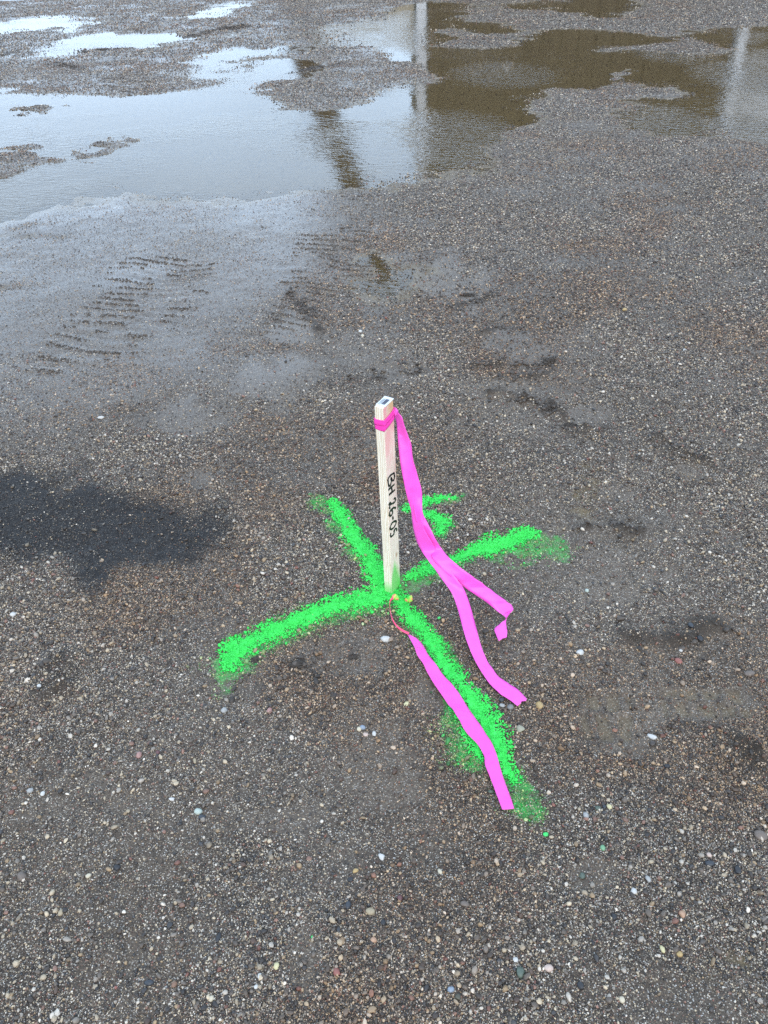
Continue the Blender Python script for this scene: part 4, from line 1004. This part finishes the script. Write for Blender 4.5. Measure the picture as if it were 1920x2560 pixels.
# sprayed tabs where the tape comes out of the ground
k = NT('sprayed_tape')
P_ = k.n('ShaderNodeTexCoord').outputs['Object']
n_ = k.noise(P_, 95, 2)
k.bsdf(Base_Color=k.ramp(n_, [(.32, (.06, .50, .05)), (.47, (.22, .56, .07)), (.55, (.55, .45, .10)), (.63, (.80, .16, .16))]), Roughness=.5)
M_TAB = k.m
for nm, tab in (('tab', TAB_1), ('tab', TAB_2)):
    bm = bmesh.new()
    c = sum((Vector(p) for p in tab), Vector()) / len(tab) + Vector((0, 0, .006))
    loc = Vector(tape_low.location)
    ringv = []
    pp = spline(tab + [tab[0]], 4)[:-1]
    for p in pp:
        z = max(p.z, float(ground_z(p.x, p.y)) + .006)
        ringv.append(bm.verts.new(Vector((p.x, p.y, z)) - loc))
    cv = bm.verts.new(c - loc)
    for i in range(len(ringv)):
        bm.faces.new((cv, ringv[i], ringv[(i + 1) % len(ringv)]))
    bmesh.ops.subdivide_edges(bm, edges=bm.edges[:], cuts=2, use_grid_fill=True)
    for v in bm.verts:
        v.co.z += .002 * mnoise.noise(v.co * 120)
    bmesh.ops.recalc_face_normals(bm, faces=bm.faces)
    o = bm_obj(nm, bm, M_TAB, tape_low, True)
    s = o.modifiers.new('thickness', 'SOLIDIFY'); s.thickness = .0006; s.offset = 0

# ---------------------------------------------------------------- stone shapes
def stone_mesh(name, seed, sub=2, rough=.28, flat=.7, angular=.0):
    bm = bmesh.new()
    bmesh.ops.create_icosphere(bm, subdivisions=sub, radius=.5)
    r = random.Random(seed)
    off = Vector((r.uniform(-9, 9), r.uniform(-9, 9), r.uniform(-9, 9)))
    planes = [(Vector((r.gauss(0, 1), r.gauss(0, 1), r.gauss(0, 1))).normalized(), r.uniform(.30, .42)) for _ in range(int(angular * 8))]
    for v in bm.verts:
        d = v.co.normalized()
        v.co *= 1 + rough * mnoise.noise(d * 1.4 + off) + .35 * rough * mnoise.noise(d * 3.5 + off)
        for n_, h_ in planes:
            e = v.co.dot(n_) - h_
            if e > 0: v.co -= n_ * e * .9
        v.co.z *= flat
    me = bpy.data.meshes.new(name)
    bm.to_mesh(me); bm.free()
    for p in me.polygons: p.use_smooth = True
    return me

# ---------------------------------------------------------------- painted marks (sprayed crust and stones)
M_PAINT = mat_paint()
ICO = None
bm = bmesh.new(); bmesh.ops.create_icosphere(bm, subdivisions=1, radius=.5); bm.verts.ensure_lookup_table()
ICO_V = np.array([v.co[:] for v in bm.verts]); ICO_F = np.array([[v.index for v in f.verts] for f in bm.faces]); bm.free()
def grains_mesh(px, py, pz, size, r):
    """joined small stones: every stone its own jittered, squashed, turned ball"""
    n = len(px); nv = len(ICO_V)
    v = np.repeat(ICO_V[None], n, 0) * (1 + r.normal(0, .13, (n, nv, 1)))
    v = v * (size[:, None, None] * np.stack([r.uniform(.8, 1.35, n), r.uniform(.7, 1.1, n), r.uniform(.55, .9, n)], 1)[:, None, :])
    a = r.uniform(0, 6.283, n); c, s = np.cos(a)[:, None], np.sin(a)[:, None]
    x = v[:, :, 0] * c - v[:, :, 1] * s; y = v[:, :, 0] * s + v[:, :, 1] * c
    tilt = r.normal(0, .35, (n, 1)); z = v[:, :, 2] + x * tilt
    V = np.stack([x + px[:, None], y + py[:, None], z + pz[:, None]], 2).reshape(-1, 3)
    Fc = (ICO_F[None] + (np.arange(n) * nv)[:, None, None]).reshape(-1, 3)
    return V, Fc

def cover_at(strokes, x, y):
    v = stroke_val(strokes, x, y)
    return v + .30 * fbm(x, y, .05, 3, 101) + .22 * fbm(x, y, .010, 2, 102)

def paint_mark(name, strokes, label, seed):
    r = np.random.default_rng(seed)
    pts = np.array([p for st in strokes for p in st])
    x0, x1 = pts[:, 0].min() - .1, pts[:, 0].max() + .1
    y0, y1 = pts[:, 1].min() - .1, pts[:, 1].max() + .1
    st_ = .0055
    gx, gy = np.meshgrid(np.arange(x0, x1, st_), np.arange(y0, y1, st_), indexing='ij')
    jx = gx + r.uniform(-.3, .3, gx.shape) * st_; jy = gy + r.uniform(-.3, .3, gx.shape) * st_
    cov = cover_at(strokes, jx, jy)
    z = ground_z(jx, jy) + .0014 + .0010 * fbm(jx, jy, .012, 2, 103)
    keep = cov + .35 * (r.random(cov.shape) - .5) > .42
    ii = np.arange(gx.size).reshape(gx.shape)
    kq = keep[:-1, :-1] & keep[1:, :-1] & keep[1:, 1:] & keep[:-1, 1:]
    q = np.stack([ii[:-1, :-1][kq], ii[1:, :-1][kq], ii[1:, 1:][kq], ii[:-1, 1:][kq]], 1)
    tri = np.concatenate([q[:, [0, 1, 2]], q[:, [0, 2, 3]]])
    used = np.unique(tri); rem = np.full(gx.size, -1); rem[used] = np.arange(len(used))
    V1 = np.stack([jx.ravel(), jy.ravel(), z.ravel()], 1)[used]; F1 = rem[tri]; C1 = cov.ravel()[used]
    n = int((x1 - x0) * (y1 - y0) * 110000)
    px = r.uniform(x0, x1, n); py = r.uniform(y0, y1, n)
    c = cover_at(strokes, px, py)
    ok = c > -.12 + .5 * r.random(n)
    px, py, c = px[ok], py[ok], c[ok]
    size = np.clip(.0028 * (1 - r.random(len(px))) ** (-1 / 3.2), .0026, .0085)
    for (l, q), (l2, q2) in zip(TAIL_C[:-1], TAIL_C[1:]):
        cx_, cy_ = (l[0] + q[0] + l2[0] + q2[0]) / 4, (l[1] + q[1] + l2[1] + q2[1]) / 4
        size = np.where(np.hypot(px - cx_, py - cy_) < .036, np.minimum(size, .0045), size)
    pz = ground_z(px, py) + .0016 + size * .05
    V2, F2 = grains_mesh(px, py, pz, size, r)
    V = np.concatenate([V1, V2]); Fq = np.concatenate([F1, F2 + len(V1)])
    me = mesh_np(name, V, Fq)
    attr(me, 'cover', np.concatenate([C1 - .22, np.repeat(np.clip(c + .30 + r.normal(0, .22, len(c)), 0, 2), len(ICO_V))]))
    return tag(link(name, me, M_PAINT), label, 'paint mark')
paint_mark('spray_paint_cross', CROSS, 'bright green spray-painted cross on the gravel with the stake at its centre', 5)
paint_mark('spray_paint_curl', HOOK, 'green spray-painted curl like a figure five, behind the hanging pink tape', 6)

# ---------------------------------------------------------------- gravel (uncountable): instanced stones
PAL = np.array([(.135, .118, .102), (.10, .088, .078), (.17, .15, .132), (.026, .026, .029), (.040, .045, .053), (.56, .49, .37),
                (.70, .67, .61), (.36, .27, .165), (.27, .155, .120), (.20, .085, .065), (.36, .34, .31), (.085, .055, .042)])
PW = np.array([.11, .07, .12, .15, .06, .15, .11, .08, .06, .02, .10, .05]); PW /= PW.sum()
bands = [(.18, .75, 210000, .0019), (.75, 1.3, 170000, .0020), (1.3, 2.0, 115000, .0023), (2.0, 3.0, 54000, .0030), (3.0, 4.5, 23000, .0040),
         (4.5, 7.0, 12000, .0046), (7.0, 11.0, 5200, .0062), (11.0, 20.0, 1500, .0095)]
GP, GSZ, GC = [], [], []
r = np.random.default_rng(11)
for y0, y1, dens, dmin in bands:
    hw = .45 * y1 + .62
    n = int((y1 - y0) * 2 * hw * dens)
    px = r.uniform(-hw, hw, n); py = r.uniform(y0, y1, n)
    ok = np.abs(px) < .45 * py + .62
    px, py = px[ok], py[ok]
    z = ground_z(px, py)
    sheen = bilin(G_SHEEN, px, py)
    d = 1 - .80 * bilin(G_MUD, px, py)
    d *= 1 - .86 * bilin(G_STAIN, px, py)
    d *= 1 - (.62 if y0 < 3 else .48) * sheen
    d *= 1 - .55 * bilin(G_CHURN, px, py)
    d *= np.where(z < WL - .003, .12, np.where(z < WL + .002, .35, 1.0))
    d *= .72 + .5 * bilin(G_CLUMP, px, py)
    core = cover_at(CROSS + HOOK, px, py) if y0 < 2 else np.full(len(px), -9.0)
    d *= smooth(.45, .10, core) * .97 + .03
    ok = r.random(len(px)) < d
    px, py, z = px[ok], py[ok], z[ok]
    size = np.clip(dmin * (1 - r.random(len(px))) ** (-1 / 3.3), dmin, np.maximum(.0115, dmin * 2.0))
    size = size * (1 - .35 * bilin(G_SHEEN, px, py) * (y0 >= 3))
    # nothing big under the tapes or inside the stake
    near_tape = np.zeros(len(px), bool)
    for tp in (TAIL_C, TAIL_A[-9:], TAIL_B[-6:], TAIL_B_END):
        for (l, q), (l2, q2) in zip(tp[:-1], tp[1:]):
            cx_, cy_ = (l[0] + q[0] + l2[0] + q2[0]) / 4, (l[1] + q[1] + l2[1] + q2[1]) / 4
            near_tape |= np.hypot(px - cx_, py - cy_) < .034
    ok = ~(near_tape & (size > .0062)) & (np.hypot(px - ctr[0], py - ctr[1]) > .03)
    px, py, z, size = px[ok], py[ok], z[ok], size[ok]
    kind_ = r.choice(len(PAL), len(px), p=PW)
    kind_ = np.where((size > .0042) & (r.random(len(px)) < .16), 3 + (r.random(len(px)) < .4), kind_)
    c = PAL[kind_] * r.uniform(.7, 1.25, (len(px), 1))
    dust = np.clip(r.beta(.9, 3.6, (len(px), 1)) * .8 + .30 * smooth(.004, .009, size)[:, None] * r.random((len(px), 1)), 0, .9)
    c = c * (1 - dust) + np.array((.092, .070, .051)) * dust
    c = c * np.array([[.97, .90, .82]])
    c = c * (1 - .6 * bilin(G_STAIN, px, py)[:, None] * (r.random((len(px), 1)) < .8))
    br = bilin(G_BROWN, px, py)[:, None]
    c = c * (1 - br * np.array([[.10, .24, .36]]))
    sp = bilin(G_SPRAY, px, py)
    g_ = (r.random(len(px)) < sp * .85)[:, None] * np.clip(sp[:, None] * r.uniform(.35, 1.3, (len(px), 1)), 0, .95)
    tint = np.where(r.random((len(px), 1)) < .45, np.array([[.42, .56, .18]]), np.array([[.035, .60, .10]]))
    lum = c.mean(1, keepdims=True)
    c = c * (1 - g_) + tint * np.clip(.35 + lum * 2.2, 0, 1.1) * g_
    GP.append(np.stack([px, py, z + size * (r.uniform(.08, .44, len(px)) - .22 * bilin(G_SHEEN, px, py))], 1)); GSZ.append(size)
    GC.append(np.concatenate([c, bilin(G_WET, px, py)[:, None]], 1))
for pts, h, w in RIDGES:
    for (ax, ay), (bx, by) in zip(pts[:-1], pts[1:]):
        L_ = math.hypot(bx - ax, by - ay)
        m_ = int(L_ / .05 * 60 * min(1, h / .02))
        if m_ < 1: continue
        t = r.random(m_)
        px = ax + (bx - ax) * t + r.normal(0, w * .8, m_); py = ay + (by - ay) * t + r.normal(0, w * .8, m_)
        kp = (fbm(px, py, .03 + w, 2, 141) > -.05) & (r.random(m_) < .8)
        px, py = px[kp], py[kp]; m_ = len(px)
        size = np.clip(.004 * (1 - r.random(m_)) ** (-1 / 2.2), .004, .016) * (1 + .05 * py)
        GP.append(np.stack([px, py, ground_z(px, py) + size * .25], 1)); GSZ.append(size)
        GC.append(np.concatenate([np.array([[.056, .044, .034]]) * r.uniform(.5, 1.7, (m_, 1)), np.zeros((m_, 1))], 1))
for poly, h, wl_ in TREADS:
    P = np.array(poly)
    m_ = int((P[:, 0].max() - P[:, 0].min()) * (P[:, 1].max() - P[:, 1].min()) * (16000 if P[:, 1].mean() < 5 else 5000))
    px = r.uniform(P[:, 0].min(), P[:, 0].max(), m_); py = r.uniform(P[:, 1].min(), P[:, 1].max(), m_)
    ph = (py * .93 + px * .22 + .10 * fbm(px, py, .5, 2, 21)) / wl_
    kp = ((poly_sd(poly, px, py, .5) < .06 + .05 * r.normal(0, 1, m_)) & (np.abs(np.sin(ph * math.pi)) > .78 + .2 * r.random(m_))
          & (fbm(px, py, .13, 3, 142) > -.05) & (ground_z(px, py) > WL - .004))
    px, py = px[kp], py[kp]; m_ = len(px)
    size = np.clip(.0036 * (1 - r.random(m_)) ** (-1 / 2.6), .0036, .0095) * (1 + .06 * py)
    GP.append(np.stack([px, py, ground_z(px, py) + size * .22], 1)); GSZ.append(size)
    GC.append(np.concatenate([np.array([[.078, .061, .046]]) * r.uniform(.5, 1.7, (m_, 1)), np.zeros((m_, 1))], 1))
GP, GSZ, GC = np.concatenate(GP), np.concatenate(GSZ), np.concatenate(GC)
n = len(GP)
me = bpy.data.meshes.new('gravel')
me.vertices.add(n)
me.vertices.foreach_set('co', GP.astype(np.float32).ravel())
attr(me, 'gcol', np.clip(GC, 0, 1), 'FLOAT_COLOR')
attr(me, 'grot', np.stack([r.normal(0, .4, n), r.normal(0, .4, n), r.uniform(0, 6.283, n)], 1), 'FLOAT_VECTOR')
attr(me, 'gscale', GSZ[:, None] * np.stack([r.uniform(.9, 1.45, n), r.uniform(.75, 1.05, n), r.uniform(.75, 1.15, n)], 1), 'FLOAT_VECTOR')
gravel = tag(link('gravel', me), 'loose mixed gravel scattered over the wet muddy ground', 'gravel', kind='stuff')
M_GRAIN = mat_grain()
lib = bpy.data.collections.new('grain_shapes')
for q in range(10):
    gm = stone_mesh('grain', 100 + q, 1 if q % 2 else 2, .34, .74, .9 if q % 3 else .25)
    for p_ in gm.polygons: p_.use_smooth = q % 2 == 0
    gm.materials.append(M_GRAIN)
    lib.objects.link(bpy.data.objects.new('grain', gm))
ng = bpy.data.node_groups.new('scatter_gravel', 'GeometryNodeTree')
ng.interface.new_socket('Geometry', in_out='INPUT', socket_type='NodeSocketGeometry')
ng.interface.new_socket('Geometry', in_out='OUTPUT', socket_type='NodeSocketGeometry')
gi = ng.nodes.new('NodeGroupInput'); go = ng.nodes.new('NodeGroupOutput')
iop = ng.nodes.new('GeometryNodeInstanceOnPoints')
ci = ng.nodes.new('GeometryNodeCollectionInfo')
ci.inputs['Collection'].default_value = lib
ci.inputs['Separate Children'].default_value = True
ci.inputs['Reset Children'].default_value = True
rv = ng.nodes.new('FunctionNodeRandomValue'); rv.data_type = 'INT'
[s for s in rv.inputs if s.name == 'Max' and s.enabled][0].default_value = 9
def named(nm, typ):
    nd = ng.nodes.new('GeometryNodeInputNamedAttribute'); nd.data_type = typ
    nd.inputs['Name'].default_value = nm
    return [s for s in nd.outputs if s.enabled and s.name == 'Attribute'][0]
e2r = ng.nodes.new('FunctionNodeEulerToRotation')
ng.links.new(named('grot', 'FLOAT_VECTOR'), e2r.inputs[0])
ng.links.new(gi.outputs[0], iop.inputs['Points'])
ng.links.new(ci.outputs[0], iop.inputs['Instance'])
iop.inputs['Pick Instance'].default_value = True
ng.links.new([s for s in rv.outputs if s.enabled][0], iop.inputs['Instance Index'])
ng.links.new(e2r.outputs[0], iop.inputs['Rotation'])
ng.links.new(named('gscale', 'FLOAT_VECTOR'), iop.inputs['Scale'])
ng.links.new(iop.outputs[0], go.inputs[0])
mod = gravel.modifiers.new('scatter', 'NODES')
mod.node_group = ng
print('gravel stones', n)

# ---------------------------------------------------------------- single stones one can pick out
STONE = {
 'white': ((.52, .50, .46), (.38, .365, .34)), 'ochre': ((.40, .28, .11), (.30, .20, .09)), 'olive': ((.30, .28, .20), (.22, .21, .15)),
 'grey': ((.19, .18, .17), (.13, .125, .12)), 'lgrey': ((.34, .33, .31), (.24, .235, .22)), 'slate': ((.035, .040, .048), (.022, .025, .030)),
 'gslate': ((.09, .115, .085), (.05, .07, .052)), 'bluegrey': ((.24, .28, .33), (.17, .20, .24)), 'cream': ((.52, .45, .33), (.40, .34, .24)),
 'pinkcream': ((.50, .38, .31), (.40, .30, .25)), 'paleyellow': ((.55, .48, .27), (.42, .37, .20)), 'greenp': ((.03, .60, .12), (.05, .36, .09)),
 'mint': ((.40, .45, .39), (.30, .34, .29)), 'charcoal': ((.024, .024, .026), (.014, .014, .016)), 'brown': ((.15, .115, .09), (.10, .078, .062)),
 'tan': ((.34, .27, .17), (.25, .20, .13)), 'rust': ((.22, .12, .07), (.15, .085, .055)), 'red': ((.27, .095, .07), (.19, .07, .055)),
 'orange': ((.42, .25, .15), (.32, .19, .12)), 'maroon': ((.13, .055, .052), (.09, .04, .04)), 'dolive': ((.075, .07, .045), (.05, .047, .033)),
 'pink': ((.34, .19, .16), (.25, .14, .12)), 'greeng': ((.16, .34, .18), (.11, .22, .12)),
}
SM = {c: mat_pebble(c, *v) for c, v in STONE.items()}
for i, (x, y, lx, sy, rot, c, lab) in enumerate(PEBBLES):
    me = stone_mesh('pebble', 300 + i * 7, 2, .22, 1.0, .8 if ('wedge' in lab or 'angular' in lab or 'tri' in lab or 'chip' in lab or 'block' in lab) else .25)
    hgt = .62 * min(lx, sy) + .15 * max(lx, sy)
    for v in me.vertices:
        v.co = Vector((v.co.x * lx * 1.08, v.co.y * sy * 1.08, v.co.z * hgt))
    o = link('pebble', me, SM[c])
    o.location = (x, y, float(ground_z(x, y)) + hgt * .22)
    o.rotation_euler = (random.uniform(-.15, .15), random.uniform(-.15, .15), math.radians(-rot))
    tag(o, lab, 'pebble', 'single stones in the gravel')

# ---------------------------------------------------------------- clods of churned mud
M_CLOD = mat_plain('dark_wet_clod', (.062, .050, .040), .8, .25, .25, 120)
for i, (x, y, a, b, h, lab) in enumerate(CLODS):
    rc = np.random.default_rng(900 + i)
    nl = 70
    th = rc.uniform(0, 6.283, nl); rad = np.sqrt(rc.random(nl))
    cx_ = x + np.cos(th) * rad * a * .5; cy_ = y + np.sin(th) * rad * b * .5
    sz = rc.uniform(.25, .65, nl) * h * (1.25 - .6 * rad)
    cz = ground_z(cx_, cy_) + h * .30 * (1 - rad) - sz * .1
    V, Fc = grains_mesh(cx_ - x, cy_ - y, cz - float(ground_z(x, y)), sz, rc)
    o = link('mud_clod', mesh_np('mud_clod', V, Fc, False), M_CLOD)
    o.location = (x, y, float(ground_z(x, y)))
    tag(o, lab, 'clod', 'clods of churned mud')
